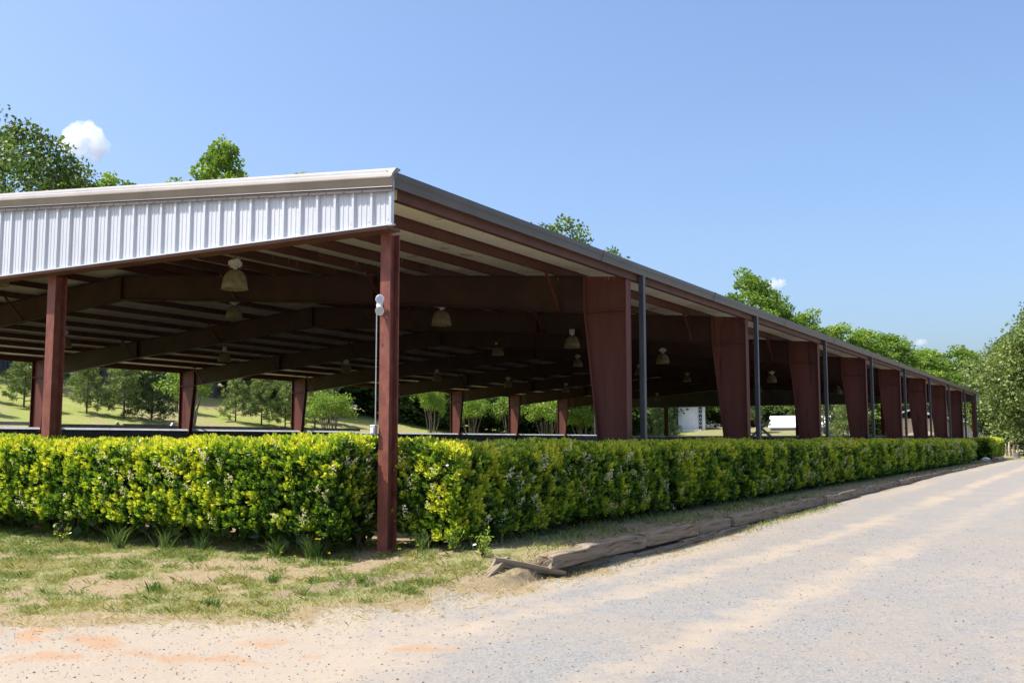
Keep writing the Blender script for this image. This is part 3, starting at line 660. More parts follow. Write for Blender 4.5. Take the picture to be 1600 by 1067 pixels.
# gable-side hedge runs along +Y; front faces -X.  axis (0,-1): u axis = (1,0) so front = -u
hedge('bright yellow-green clipped hedge running left along the white gable end', (-.06, 14.5), (0, -1), 14.12, .5, .18, 1.35, lambda s: 420 if s > 3 else 260, lambda s: .074 if s > 3 else .09, flower=1.2, seed=1)
# roadside hedge runs along +X; axis (1,0): u axis = (0,1), front = -Y
hedge('long clipped green hedge beside the gravel road along the arena columns', (.28, -.22), (1, 0), 58.6, .62, .12, 1.265, dn, sn, breaks=(7.4, 11.6, 15.7, 19.4, 23.2, 27, 31, 36, 41, 46, 52), flower=1.0, seed=2)
hedge('short dark hedge block beyond the gap at the far end of the road hedge', (66.5, -.10), (1, 0), 10.5, .95, .2, 1.42, lambda s: 130, lambda s: .14, flower=.2, seed=3)

# ------------------------------------------------------------------ timber edging
def timber(name, label, x0, x1, y0, y1, zc0, zc1, w=.2, hgt=.17, group=None, seed=0, taper=0):
    p = Vector((x0, y0, zc0)); q = Vector((x1, y1, zc1)); L_ = (q - p).length; d = (q - p).normalized(); sd = Vector((-d.y, d.x, 0)).normalized(); up = d.cross(sd) * -1
    up = sd.cross(d) * -1 if up.z < 0 else up
    ns = max(10, int(L_ / .09)); ring = []
    for i in range(4):
        for f_ in (-.88, -.45, 0, .45, .88):
            ring.append(((f_, -1), (1, f_), (-f_, 1), (-1, -f_))[i])
    n = len(ring); pts = np.array([[ (L_ * i / ns), a * w / 2, c * hgt / 2] for i in range(ns + 1) for a, c in ring])
    pw = pts * [1.2, 5, 5] + seed * 3.1
    disp = (fbm(pw, 1.6, seed) - .5) * .022 + (vnoise(pts * [2, 22, 22] + seed, 1, seed + 3) - .5) * .012
    e = np.minimum(pts[:, 0], L_ - pts[:, 0]); endr = np.clip(1 - e / .07, 0, 1) ** 2 * .16
    tp = 1 - taper * pts[:, 0] / L_
    pts[:, 1] *= (1 + disp * 8 - endr) * tp; pts[:, 2] *= (1 + disp * 7 - endr) * tp
    pts[:, 2] -= np.where((vnoise(np.stack([pts[:, 0], 0 * pts[:, 0], 0 * pts[:, 0]], -1), 1.4, seed + 8) > .68) & (pts[:, 2] > 0), .03, 0)
    pts[:, 0] += (vnoise(pts * [0, 18, 18] + seed, 1, 5) - .5) * .05 * (e < .01)
    b = MB(); b.v = [tuple(v) for v in pts]
    for i in range(ns):
        for j in range(n): b.f.append((i * n + j, i * n + (j + 1) % n, (i + 1) * n + (j + 1) % n, (i + 1) * n + j))
    b.f.append(tuple(range(n))[::-1]); b.f.append(tuple(ns * n + j for j in range(n)))
    o = b.build(name, M['timber'], None, False); o.matrix_world = Matrix(((d.x, sd.x, up.x, p.x), (d.y, sd.y, up.y, p.y), (d.z, sd.z, up.z, p.z), (0, 0, 0, 1)))
    return tag(o, label, 'timber', group)
up_x = [(.18, 3.05), (3.07, 5.2), (5.3, 6.9), (6.95, 10.2), (10.25, 13.6), (13.7, 16.9), (17.0, 20.6), (20.7, 23.4), (23.5, 27.4), (27.6, 31.5), (31.7, 36), (36.2, 42.2), (42.5, 48.6), (49, 55)]
for i, (a, c) in enumerate(up_x):
    za, zc = [float(np.interp(v, [0, 5, 12, 20, 30, 55], [.0, .0, .02, .05, .07, .08])) for v in (a, c)]
    y = -2.16 + .03 * math.sin(i * 2.1); dz = -.04 if i == 2 else (-.02 if i in (7, 11) else .006 * (i % 3)); za += dz; zc += dz; y += .06 * (i == 2)
    timber('edging_timber', 'weathered timber in the upper course of the road edging, %s from the gravel corner' % (ordn + ['eleventh', 'twelfth', 'thirteenth', 'fourteenth'])[i], a, c, y, y + .015 * math.cos(i * 3), za - .035, zc - .035, .22, .20, 'road edging timbers', i + 1)
lo_x = [(-.55, 2.5), (2.55, 5.9), (5.95, 8.6), (8.7, 11.9), (12, 15.4), (15.5, 18.8)]
for i, (a, c) in enumerate(lo_x):
    za, zc = [float(np.interp(v, [0, 5, 12, 20], [-.17, -.16, -.13, -.09])) for v in (a, c)]
    timber('edging_timber', 'earth-stained timber in the lower course under the road edging, %s from the gravel corner' % ordn[i], a, c, -2.19 + (.34 if i == 0 else 0), -2.2, za - .06, zc - .055, .22, .16, 'road edging timbers', i + 31)
timber('edging_timber', 'split broken timber end leaning at the gravel corner of the edging', -.40, .40, -1.80, -2.30, .0, -.19, .13, .11, 'road edging timbers', 51, .5)
timber('edging_timber', 'short charred timber stub standing across the corner of the edging', -.66, -.22, -1.84, -1.86, -.20, .0, .12, .12, 'road edging timbers', 57, .2)
timber('edging_timber', 'dark timber block at the far end of the road edging near the short hedge', 59.0, 63.2, -2.0, -1.9, .12, .12, .45, .4, 'road edging timbers', 61)

# ------------------------------------------------------------------ grass, weeds, gravel stones
def blades(name, P, Hh, wd, lean, tint, kind='stuff', parent=None):
    n = len(P); D = unit(np.stack([rng.normal(size=n) * lean, rng.normal(size=n) * lean, np.ones(n)], -1)); ph = rng.uniform(0, 6.28, n)
    S = np.stack([np.cos(ph), np.sin(ph), np.zeros(n)], -1); bend = np.stack([D[:, 0], D[:, 1], -.15 * np.ones(n)], -1) * Hh[:, None] * .45
    a = [P - S * wd[:, None] * .5, P + S * wd[:, None] * .5, P + D * Hh[:, None] * .6 + S * wd[:, None] * .35, P + D * Hh[:, None] + bend, P + D * Hh[:, None] * .6 - S * wd[:, None] * .35]
    V = np.stack(a, 1).reshape(-1, 3); o = np_mesh(name, V, np.arange(n * 5), np.full(n, 5), M['grass'], parent, {'tint': np.repeat(tint, 5)})
    return tag(o, kind=kind) if kind else o
def gfield(X, Y):
    e = np.interp(X, [-9, -5.2, -4.3, -3.4, -1.8, -.6, .3, 40], [9, 1.6, .2, -1.2, -1.75, -1.9, -2.1, -2.1]); d = Y - e
    nb = n2(X, Y, .9, 21); nm = n2(X, Y, 2.6, 22)
    return sstep(d + (nb - .5) * 2.2, -.1, .9) * sstep(nb * .6 + nm * .5, .34, .56), d, nb, nm
n = 420000; X = rng.uniform(-6.5, 1.2, n); Y = rng.uniform(-2.2, 11, n); g, d, nb, nm = gfield(X, Y)
cl = n2(X, Y, 5.5, 24); k = (rng.uniform(size=n) < np.clip(g * (.38 + 1.3 * sstep(cl, .42, .7)), 0, 1)) & (X < .3); X, Y, cl, nb = X[k], Y[k], cl[k], nb[k]
Hh = rng.uniform(.025, .075, len(X)) * (.6 + 1.1 * sstep(cl, .45, .75)); t = np.clip(.44 + .42 * (n2(X, Y, 1.3, 26) - .45) * 2 + rng.normal(size=len(X)) * .12, 0, 1)
P = np.stack([X, Y, gsurf(X, Y) - .005], -1); tag(blades('grass', P, Hh, rng.uniform(.004, .008, len(X)), .8, t), 'patchy short green grass in front of the hedges', 'grass')
n = 130000; X = rng.uniform(-5.5, 12, n); Y = rng.uniform(-2.75, 6, n); g, d, nb, nm = gfield(X, Y)
k = (rng.uniform(size=n) < np.exp(-((d - .0) / .55) ** 2) * .9 * np.where(X > 6, .5, 1)) | ((rng.uniform(size=n) < .3) & (d > 0) & (X < .3)); X, Y = X[k], Y[k]
P = np.stack([X, Y, gsurf(X, Y)], -1); tag(blades('straw', P, rng.uniform(.03, .09, len(X)), rng.uniform(.003, .006, len(X)), 1.6, np.clip(rng.normal(.92, .1, len(X)), 0, 1)), 'dry straw litter along the edge of the gravel', 'straw')
# grass in the strip between timbers and roadside hedge
n = 9000; X = np.concatenate([rng.uniform(.4, 14, n // 2), rng.uniform(.4, 60, n // 2)]); Y = rng.uniform(-2.0, -.6, n); k = rng.uniform(size=n) < sstep(n2(X, Y, 2.2, 71), .46, .7); X, Y = X[k], Y[k]
P = np.stack([X, Y, gsurf(X, Y)], -1); tag(blades('verge_grass', P, rng.uniform(.05, .16, len(X)), rng.uniform(.006, .014, len(X)), .5, np.clip(rng.normal(.4, .2, len(X)), 0, 1)), 'thin grass on the shaded verge between the timbers and the road hedge', 'grass')
n = 700; X = rng.uniform(6.8, 14, n); Y = -2.36 - np.abs(rng.normal(size=n)) * .14; P = np.stack([X, Y, gsurf(X, Y)], -1)
tag(blades('roadside_grass', P, rng.uniform(.04, .13, n), rng.uniform(.005, .01, n), .6, np.clip(rng.normal(.5, .22, n), 0, 1)), 'yellowish grass fringe at the foot of the edging timbers', 'grass')
# tufts of tall grass under the gable hedge
tufts = [(-.72, 4.2, .42, 60, .3, 'large pale tuft of tall grass at the foot of the gable hedge'), (-.6, 3.4, .40, 40, .1, 'dark green blade tuft under the gable hedge, right of the large pale tuft'), (-.55, 2.7, .34, 34, .12, 'thin blade tuft under the gable hedge left of the floodlight post'), (-.45, .85, .40, 110, .2, 'shaggy weed clump at the hedge foot just left of the corner post'), (-.5, 1.4, .36, 80, .2, 'low weed clump at the hedge foot behind the dandelions'), (.15, -.42, .30, 60, .2, 'arching grass tuft just right of the corner post'), (-2.9, .9, .14, 60, .2, 'low green grass tuft in the middle of the dirt patch'), (-3.3, -.35, .12, 60, .25, 'small grass tuft near the edge of the gravel'), (-1.9, .15, .13, 70, .15, 'bright green tuft on the worn grass before the post')]
for x, y, hh, c, tt, lb in tufts:
    P = np.stack([x + rng.normal(size=c) * .035, y + rng.normal(size=c) * .045, np.full(c, gz1(x, y))], -1)
    o = blades('grass_tuft', P, hh * rng.uniform(.5, 1.1, c), rng.uniform(.008, .014, c), .35, np.clip(tt + rng.normal(size=c) * .1, 0, 1), kind=None); tag(o, lb, 'grass', 'grass tufts')
# dandelions
dsp = [(-.75, .55, .30), (-.78, .47, .31), (-.82, 1.05, .12), (-.9, 1.2, .10), (-.85, .8, .09), (-.7, .38, .14), (-.22, -.33, .14), (-.1, -.52, .15), (-.35, -.62, .07), (-.75, .28, .05)]
for i, (x, y, hh) in enumerate(dsp):
    o = thing('dandelion', 'small yellow dandelion by the corner post, %s' % ('left twin of the tall pair', 'right twin of the tall pair', 'second from the left', 'leftmost of all', 'third from the left, low in the grass', 'closest to the left side of the post', 'just right of the post beside the grass tuft', 'rightmost of all', 'low one in front, right of the post', 'nearest the camera on the worn grass')[i], 'flower', (x, y, gz1(x, y)), 'dandelions by the corner post')
    MB().tube([(0, 0, 0), (.01, .005, hh * .6), (.012, .0, hh)], .0035, 5).build('stalk', M['hedge'], o)
    m_ = 22; D = unit(np.stack([rng.normal(size=m_), rng.normal(size=m_), np.full(m_, .7)], -1)); P = np.tile([.012, 0, hh], (m_, 1))
    leaves('petals', M['yellowflower'], o, P, D, side_of(D), np.full(m_, .022), np.full(m_, .010), rng.uniform(0, 1, m_), six=False)
# low blossoming suckers beside the post
def sprig_plant(label, x, y, hgt, nst, name='leafy_weed', tint=.55):
    o = thing(name, label, 'plant', (x, y, gz1(x, y))); b = MB(); PP = []; DD = []
    for _ in range(nst):
        a = rng.uniform(0, 6.28); r = rng.uniform(.1, .5) * hgt; tip = np.array([math.cos(a) * r, math.sin(a) * r, hgt * rng.uniform(.6, 1.05)])
        b.tube([(0, 0, 0), tuple(tip * .5 + [0, 0, .03]), tuple(tip)], [.006, .005, .003], 5, False)
        for q in np.linspace(.25, 1, 10): PP.append(tip * q); DD.append(unit(rng.normal(size=3) * .8 + [0, 0, .5]))
    tag(b.build('stems', M['bark'], o), kind='stuff'); PP = np.array(PP); DD = np.array(DD); m_ = len(PP)
    leaves('leaves', M['hedge'], o, PP, DD, side_of(DD), np.full(m_, .055), np.full(m_, .026), np.clip(rng.normal(tint, .15, m_), 0, 1)); return o
sprig_plant('low leafy sucker with pale leaves at the near corner of the road hedge', .08, -1.35, .32, 9, tint=.6)
sprig_plant('low leafy sucker spreading under the road hedge beside the corner post', .22, -.86, .34, 12, tint=.45)
sprig_plant('small red-tipped shoot reaching out under the gable hedge at left', -.62, 5.6, .3, 5, tint=.5)
sprig_plant('single leafy shoot poking above the top of the gable hedge', -.05, 4.4, .0001 + 1.5, 3, tint=.35)
# dead leaves and twigs lying about
n = 420; X = rng.uniform(-6, 9, n); Y = rng.uniform(-8.5, 5, n); k = (X < 0) | (Y < -1.6); X, Y = X[k], Y[k]; n = len(X)
D = unit(np.stack([rng.normal(size=n), rng.normal(size=n), rng.normal(size=n) * .25], -1)); Lf = rng.uniform(.015, .045, n)
ml = leaf_mat('dead_leaf', [(0, (.05, .03, .018)), (.6, (.16, .09, .045)), (1, (.30, .20, .11))], .8, .1, .1)
V, lo_, si_, tt_ = leaf_arrays(np.stack([X, Y, gsurf(X, Y) + .006], -1), D, unit(np.stack([-D[:, 1], D[:, 0], np.zeros(n)], -1)), Lf, Lf * .5, rng.uniform(0, 1, n), six=True)
tag(np_mesh('leaf_litter', V, lo_, si_, ml, None, {'tint': tt_}), 'dead brown leaves scattered on the road and verge', 'leaf litter', kind='stuff')
# gravel stones
ico = np.array([[1, 0, 0], [-1, 0, 0], [0, 1, 0], [0, -1, 0], [0, 0, 1], [0, 0, -1]], float); fi = np.array([[0, 2, 4], [2, 1, 4], [1, 3, 4], [3, 0, 4], [2, 0, 5], [1, 2, 5], [3, 1, 5], [0, 3, 5]])
n = 24000; X = -6.6 + 15 * rng.uniform(size=n) ** 1.6; Y = rng.uniform(-9, 2.5, n); g, d, nb, nm = gfield(X, Y); k = d < .15 + .5 * rng.uniform(size=n); X, Y = X[k], Y[k]; n = len(X)
sz = np.exp(rng.normal(size=n) * .5) * .0055; sz[:60] *= 2.0; sz = np.minimum(sz, .014)
ang = rng.uniform(0, 6.28, n); st_ = ico[None] * (sz[:, None, None] * rng.uniform(.55, 1.3, (n, 6, 1))); ca, sa = np.cos(ang)[:, None], np.sin(ang)[:, None]
V = np.stack([st_[..., 0] * ca - st_[..., 1] * sa, st_[..., 0] * sa + st_[..., 1] * ca, st_[..., 2] * .7], -1) + np.stack([X, Y, gsurf(X, Y) + .001], -1)[:, None]
m, nt, b_, N_, L_ = new_mat('loose_stone'); at = N_.new('ShaderNodeAttribute'); at.attribute_name = 'tint'; rr = ramp(N_, [(0, (.06, .05, .04)), (.2, (.18, .175, .17)), (.6, (.25, .24, .23)), (1, (.33, .30, .26))]); L_.new(at.outputs['Fac'], rr.inputs[0]); L_.new(rr.outputs[0], b_.inputs['Base Color']); b_.inputs['Roughness'].default_value = .9
tag(np_mesh('loose_gravel', V.reshape(-1, 3), (fi[None] + (np.arange(n) * 6)[:, None, None]).reshape(-1), np.full(n * 8, 3), m, None, {'tint': np.repeat(rng.uniform(0, 1, n), 6)}), 'loose grey gravel stones scattered over the road', 'gravel', kind='stuff')

# ------------------------------------------------------------------ trees
def limb(b, p, q, r0, r1, n=6, wob=.08):
    p = np.array(p, float); q = np.array(q, float); Ln = np.linalg.norm(q - p); pts = []
    for i in range(5):
        t = i / 4; pts.append(tuple(p + (q - p) * t + (rng.normal(size=3) * wob * Ln * .5 if 0 < i < 4 else 0)))
    b.tube(pts, [r0 + (r1 - r0) * i / 4 for i in range(5)], n, False); return pts
def broadleaf(name, label, H, cr, cb, nclump, per, leaf, mat, bark='bark', shape='round', lean=0, group=None):
    """H height, cr crown radius, cb crown base height"""
    t = thing(name, label, 'tree', group=group); b = MB(); r0 = H * .018 + .05
    limb(b, (0, 0, -.4), (lean, 0, H * .82), r0, r0 * .25, 9, .02)
    Cs = []; Rs = []
    mid = (cb + H) / 2; hz = (H - cb) / 2
    while len(Cs) < nclump:
        v = rng.normal(size=3); v /= np.linalg.norm(v); rr = rng.uniform(.45, 1) ** .6
        zz = v[2] * rr
        wf = (1 - max(0, zz) ** 1.6 * .5) if shape == 'round' else (1 - .62 * (zz + 1) / 2)
        lump = .72 + .56 * vnoise(v * 1.7 + H, 1.0, int(H * 10) % 97)
        c = np.array([v[0] * rr * cr * wf * lump + lean * .7, v[1] * rr * cr * wf * lump, mid + zz * hz * (.8 + .3 * lump)])
        Cs.append(c); Rs.append(rng.uniform(.10, .27) * cr)
    Cs = np.array(Cs); Rs = np.array(Rs)
    for i in range(0, nclump, 3):
        h0 = max(cb * .7, Cs[i][2] - np.linalg.norm(Cs[i][:2]) * .7 - .05 * H); h0 = min(h0, H * .78)
        limb(b, (lean * h0 / H, 0, h0), Cs[i], r0 * .32 * (1 - h0 / H) + .02, .012, 5, .10)
    b.build('trunk', M[bark], t)
    idx = np.repeat(np.arange(nclump), per); n = len(idx); v = rand_dirs(n); rad = rng.uniform(.25, 1, n) ** .55
    P = Cs[idx] + v * (Rs[idx] * rad)[:, None] * np.array([1.2, 1.2, .8]) + rng.normal(size=(n, 3)) * .02 * cr
    D = unit(v * .6 + rand_dirs(n) * .8 + np.array([0, 0, -.15])); tc = rng.uniform(.28, .72, nclump)
    tint = np.clip(tc[idx] + rng.normal(size=n) * .13, 0, 1); Lf = leaf * rng.uniform(.7, 1.25, n)
    tag(leaves('crown', M[mat], t, P, D, side_of(D), Lf, Lf * .72, tint, six=False), kind='stuff')
    return t
def pine(name, label, H, cr, cb, nbr, tuft, per, nl, mat, group=None, bush=False):
    t = thing(name, label, 'tree', group=group); b = MB(); r0 = H * .012 + .02
    limb(b, (0, 0, -.3), (0, 0, H * .97), r0, .02, 7, .008); Ps = []; 
    for i in range(nbr):
        f = (i + .5) / nbr; h = cb + (H - cb) * f ** .9; ln = cr * ((1 - f) ** .7 + .12) * rng.uniform(.65, 1.15); a = i * 2.4 + rng.uniform(-.3, .3)
        tip = np.array([math.cos(a) * ln, math.sin(a) * ln, h + ln * (.25 if bush else .12)]); limb(b, (0, 0, h - .05 * ln), tip, r0 * .35 * (1 - f) + .008, .005, 4, .06)
        m_ = max(3, int(tuft * ln / cr + 2))
        for q in np.linspace(.35, 1.02, m_): Ps.append(np.array([0, 0, h - .05 * ln]) * (1 - q) + tip * q + rng.normal(size=3) * ln * .09)
    Ps.append(np.array([0, 0, H])); Ps = np.array(Ps); b.build('trunk', M['bark'], t)
    k = len(Ps); idx = np.repeat(np.arange(k), per); n = len(idx); out = unit(Ps * [1, 1, 0] + 1e-3)
    D = unit(rand_dirs(n) + out[idx] * .45 + np.array([0, 0, .45])); tc = rng.uniform(.3, .7, k)
    tag(leaves('needles', M[mat], t, Ps[idx] + rand_dirs(n) * nl * .25, D, side_of(D), nl * rng.uniform(.7, 1.3, n), np.full(n, nl * .17), np.clip(tc[idx] + rng.normal(size=n) * .14, 0, 1), six=False), kind='stuff')
    return t
def crown_top(o): return max(max(v.co.z for v in c.data.vertices) for c in o.children)
TOPS = {}
def put(o, x, y, label=None, rot=0, sc=None, proto=True, sink=.15, top=None):
    z = gz1(x, y) - sink
    if top is not None:
        if o.name not in TOPS: TOPS[o.name] = crown_top(o)
        sx = sc if sc is not None and not hasattr(sc, '__len__') else (sc[0] if sc is not None else 1); sc = (sx, sx, (top - z) / TOPS[o.name])
    if proto: o.location = (x, y, z); o.rotation_euler = (0, 0, rot); o.scale = (sc or 1,) * 3 if not hasattr(sc, '__len__') else sc; return o
    return dup(o, (x, y, z), rot, sc or 1, label)
# tall trees behind the far side (seen over the roof)
oakA = put(broadleaf('oak_tree', 'tall dark tree with dense crown at the far left above the roof', 18.2, 6.6, 5, 150, 150, .32, 'oak'), 34.9, 63.0, top=26.8)
put(oakA, 28, 66, 'dark tree partly cut by the left edge of the picture above the roof', 1.1, .8, False, top=24.5)
put(oakA, 41.5, 64, 'smaller loose-crowned tree just right of the tall dark tree at far left', 2.0, .8, False, top=24.6)
tulA = put(broadleaf('tulip_tree', 'bright green tulip tree standing alone above the middle of the gable roof', 19.4, 3.3, 9, 85, 110, .34, 'tulip'), 49.3, 55.5, top=27.2)
put(tulA, 42.0, 59.5, 'light green treetop at the right foot of the dark tree on the left skyline', 1.0, .9, False, top=22.9)
put(tulA, 57.2, 52.6, 'treetop whose tip just shows above the roof left of the gable corner', 2.2, 1, False, top=25.4)
put(tulA, 59.6, 51.8, 'thin treetop showing a few leaves above the roof near the gable corner', 4.2, .7, False, top=25.5)
oakB = put(broadleaf('broadleaf_tree', 'leafy tree rising above the middle of the roof edge', 20.0, 6.0, 5, 120, 130, .34, 'oak'), 76.6, 37.6, top=23.6)
put(oakB, 80.2, 33.6, 'lower treetop right of the leafy tree above the roof edge', 1.4, .7, False, top=20.8)
tulB = put(broadleaf('ash_tree', 'tall bright tree, highest of the trees behind the right half of the roof', 19.6, 4.6, 5, 110, 120, .36, 'tulip'), 111.2, 28.9, top=22.6)
for x, y, s_, r, tp, lb in ((116, 27.0, .85, 1, 19.6, 'bright tree right beside the highest tree behind the right half of the roof'), (121, 25.2, .9, 2, 18.4, 'second bright tree down the skyline to the right of the highest one'), (127.5, 22.6, 1, 3, 17.2, 'third bright tree down the skyline behind the roof'), (132, 20.2, .9, 4, 16.9, 'fourth bright tree down the skyline behind the roof'), (136, 17.6, 1.0, 5, 16.6, 'last bright tree on the skyline before the roof end')):
    put(tulB, x, y, lb, r, s_, False, top=tp)
oakC = put(broadleaf('pale_oak_tree', 'big pale olive tree at the right edge of the picture', 14.6, 7.0, .8, 200, 220, .30, 'oakpale'), 90.2, -5.2, top=14.8)
put(oakC, 98.5, -1.6, 'pale olive tree just right of the roof end', 2.2, .85, False, top=12.6)
put(oakC, 104, -4, 'pale olive tree standing between and behind the two olive trees at right', 4, .85, False, top=13.4)
def imx(x, y): d = Vector((x + 10.46, y + 7.913, 0)); return d.dot(R) / d.dot(F)
num = ordn + ['eleventh', 'twelfth', 'thirteenth', 'fourteenth', 'fifteenth', 'sixteenth', 'seventeenth', 'eighteenth', 'nineteenth', 'twentieth', 'twenty-first', 'twenty-second', 'twenty-third', 'twenty-fourth', 'twenty-fifth', 'twenty-sixth', 'twenty-seventh', 'twenty-eighth', 'twenty-ninth', 'thirtieth']
woods = sorted([(150, 24, 1.2), (158, 16, 1.2), (165, 22, 1.3), (172, 12, 1.3), (180, 18, 1.3), (176, 6, 1.3), (186, 8, 1.3), (190, 0, 1.3), (168, 30, 1.3), (182, -6, 1.3)], key=lambda w: imx(w[0], w[1]))
for i, (x, y, s_) in enumerate(woods):
    put(tulB if i % 2 else oakB, x, y, 'green tree in the distant wood beyond the roof end, %s from the left' % num[i], i * 1.3, s_, False, top=16.0 + (i % 3) * .6)['group'] = 'trees of the distant wood beyond the roof end'
# dark thicket closing the view behind the bank and the far end: trees leafy to the ground
thk = broadleaf('woodland_tree', 'x', 9.5, 4.6, .2, 130, 110, .34, 'oak')
spots = sorted([(18, 73, 11), (25, 74, 12), (33, 72, 13), (40, 69, 12), (46, 64.5, 12), (52, 61, 12), (57, 58, 11), (61, 54, 10.5), (65, 51, 10), (69.5, 47.5, 10), (74, 45, 9.6), (78.5, 42.5, 9.6), (83, 41, 9.4), (88, 40.5, 9), (93, 40, 9), (99, 38.5, 8.6), (105, 36, 8.6), (109, 31, 8.4), (112, 26, 8.4), (113, 21, 8.4), (112, 15.5, 8.4), (113, 11.5, 8), (118, 16, 9), (56, 52, 8.5), (66, 45, 7.6)], key=lambda w: imx(w[0], w[1]))
for i, (x, y, tp) in enumerate(spots):
    o = thk if i == 0 else None
    lb = 'dark woodland tree behind the grassy bank under the roof, %s from the left' % num[i]
    if o: put(thk, x, y, top=tp + 1.5); thk['label'] = lb
    else: o = put(thk, x, y, lb, i * 1.9, 1.0 + .12 * (i % 3), False, top=tp + (1.2 if i % 2 else -.3))
    o['group'] = 'woodland trees behind the bank'
# shrubs and small trees on the bank
yp = put(pine('young_pine', 'young pine on the bank left of the gable post', 3.7, 1.25, .5, 30, 6, 26, .26, 'pineyoung'), 27.0, 47.5)
for x, y, s, lb in ((30.2, 46.0, .95, 'young pine on the bank just right of the gable post'), (31.8, 44.6, 1.1, 'dark young pine with bare lower stem on the bank beside the dense bush'), (40.8, 44.2, .92, 'slim young pine on the bank right of the second far column'), (42.3, 43.2, 1.0, 'second slim young pine right of the second far column'), (43.6, 42.2, .85, 'third slim young pine on the bank, nearest the far column'), (46.5, 42, 1.15, 'bright young pine beside the third far column'), (25.5, 50, .9, 'young pine at the left edge before the board fence'), (86, 30.5, 1.2, 'round young pine beyond the far gable, left of the white block'), (92, 33.6, 1.25, 'spreading young pine before the white block beyond the far gable'), (104, 28, 1.35, 'dark young pine right of the white block'), (98, 17.5, 1.3, 'young pine behind the crossed white jump poles'), (100, 16, 1.1, 'young pine left of the white-roofed shed')):
    put(yp, x, y, lb, x, s, False)
for x, y, sc_, src_, lb in ((36.5, 50, 1.15, yp, 'bushy young pine high on the bank behind the crape myrtle'), (39, 48, 1.0, yp, 'young pine high on the bank left of the slim pines'), (48.5, 46, 1.25, yp, 'full young pine on the bank behind the corner conduit'), (51, 44.5, 1.1, yp, 'young pine on the bank just behind the corner post'), (22.5, 46, 1.0, yp, 'young pine farthest left on the bank'), (95, 24.5, 1.4, yp, 'broad young pine beyond the far gable behind the second column'), (106, 22, 1.3, yp, 'young pine behind the white-roofed shed'), (93, 14, 1.3, yp, 'young pine right of the white-roofed shed')):
    put(src_, x, y, lb, x * 2.3, sc_, False)
bush = put(pine('evergreen_bush', 'dense dark evergreen bush on the bank between two far columns', 3.9, 1.5, .1, 44, 6, 26, .26, 'pine', bush=True), 33.6, 44.2)
def crape(label):
    t = thing('crape_myrtle', label, 'tree'); b = MB(); Cs = []
    for i in range(11):
        a = i * 2.4; r = rng.uniform(.5, 1.15); top = np.array([math.cos(a) * r, math.sin(a) * r, rng.uniform(2.6, 3.5)])
        limb(b, (math.cos(a) * .22, math.sin(a) * .22, -.2), top, .055, .02, 6, .03)
        for _ in range(6): Cs.append(top + rng.normal(size=3) * [.5, .5, .42] + [0, 0, .25])
    b.build('trunks', M['bark_smooth'], t); Cs = np.array(Cs); idx = np.repeat(np.arange(len(Cs)), 70); n = len(idx); v = rand_dirs(n)
    P = Cs[idx] + v * rng.uniform(.1, .42, n)[:, None]; D = unit(v + rand_dirs(n)); tc = rng.uniform(.3, .8, len(Cs)); Lf = .15 * rng.uniform(.7, 1.2, n)
    tag(leaves('crown', M['tulip'], t, P, D, side_of(D), Lf, Lf * .7, np.clip(tc[idx] + rng.normal(size=n) * .12, 0, 1), six=False), kind='stuff'); return t
cm2 = put(crape('leafy crape myrtle past the end of the far columns'), 71.5, 36.2, sc=1.1)
cm = put(crape('multi-stemmed crape myrtle on the bank left of the second far column'), 33.2, 40.4)
for x, y, s, lb in ((43.0, 37.6, .95, 'multi-stemmed crape myrtle just left of the corner post'), (54.6, 37.2, 1.0, 'shaded multi-stemmed crape myrtle right of the corner post'), (60.0, 37.0, 1.0, 'pale-stemmed crape myrtle beyond the sixth far column'), (66.5, 37.2, 1.05, 'bright crape myrtle beyond the last far columns'), (76.5, 35.0, 1.1, 'crape myrtle farthest right along the bank')):
    put(cm2 if int(x) % 2 else cm, x, y, lb, x * 1.7, (s * (.85 + .3 * math.sin(x)), s, s * (.95 + .12 * math.cos(x * 3))), False)
put(oakA, 62, 46, 'low shady tree on the bank right of the corner post', 2.2, (.42, .42, .42), False); put(oakA, 70, 43, 'low shady tree on the bank behind the crape myrtles', 3.2, (.42, .42, .40), False)
# bare twig top on the skyline
bt = thing('bare_tree', 'bare dark twigs poking above the roof left of the tulip tree', 'tree', (43.0, 56.6, gz1(43, 56.6))); b = MB()
limb(b, (0, 0, -.2), (0, 0, 13.6), .14, .05, 6, .02)
for i in range(16): 
    a = i * 2.4; h = 11 + i * .17; limb(b, (0, 0, h), (math.cos(a) * 1.1, math.sin(a) * 1.1, h + 1.5 + .5 * math.sin(i)), .035, .012, 4, .15)
b.build('branches', M['twig'], bt)

# ------------------------------------------------------------------ things beyond
# board fence on the hill crest
fe = thing('board_fence', 'tall dark blue-grey board fence on top of the bank at far left', 'fence', (0, 0, 0))
for i in range(60):
    x = 24 + i * .3; y = 68.5 - i * .06; z = gz1(x, y)
    MB().box(x, x + .28, y - .012, y + .012, z, z + 2.3).build('board', M['fencewood'], fe)
    if i % 8 == 0: MB().box(x - .06, x + .06, y - .15, y - .03, z - .2, z + 2.35).build('post', M['fencewood'], fe)
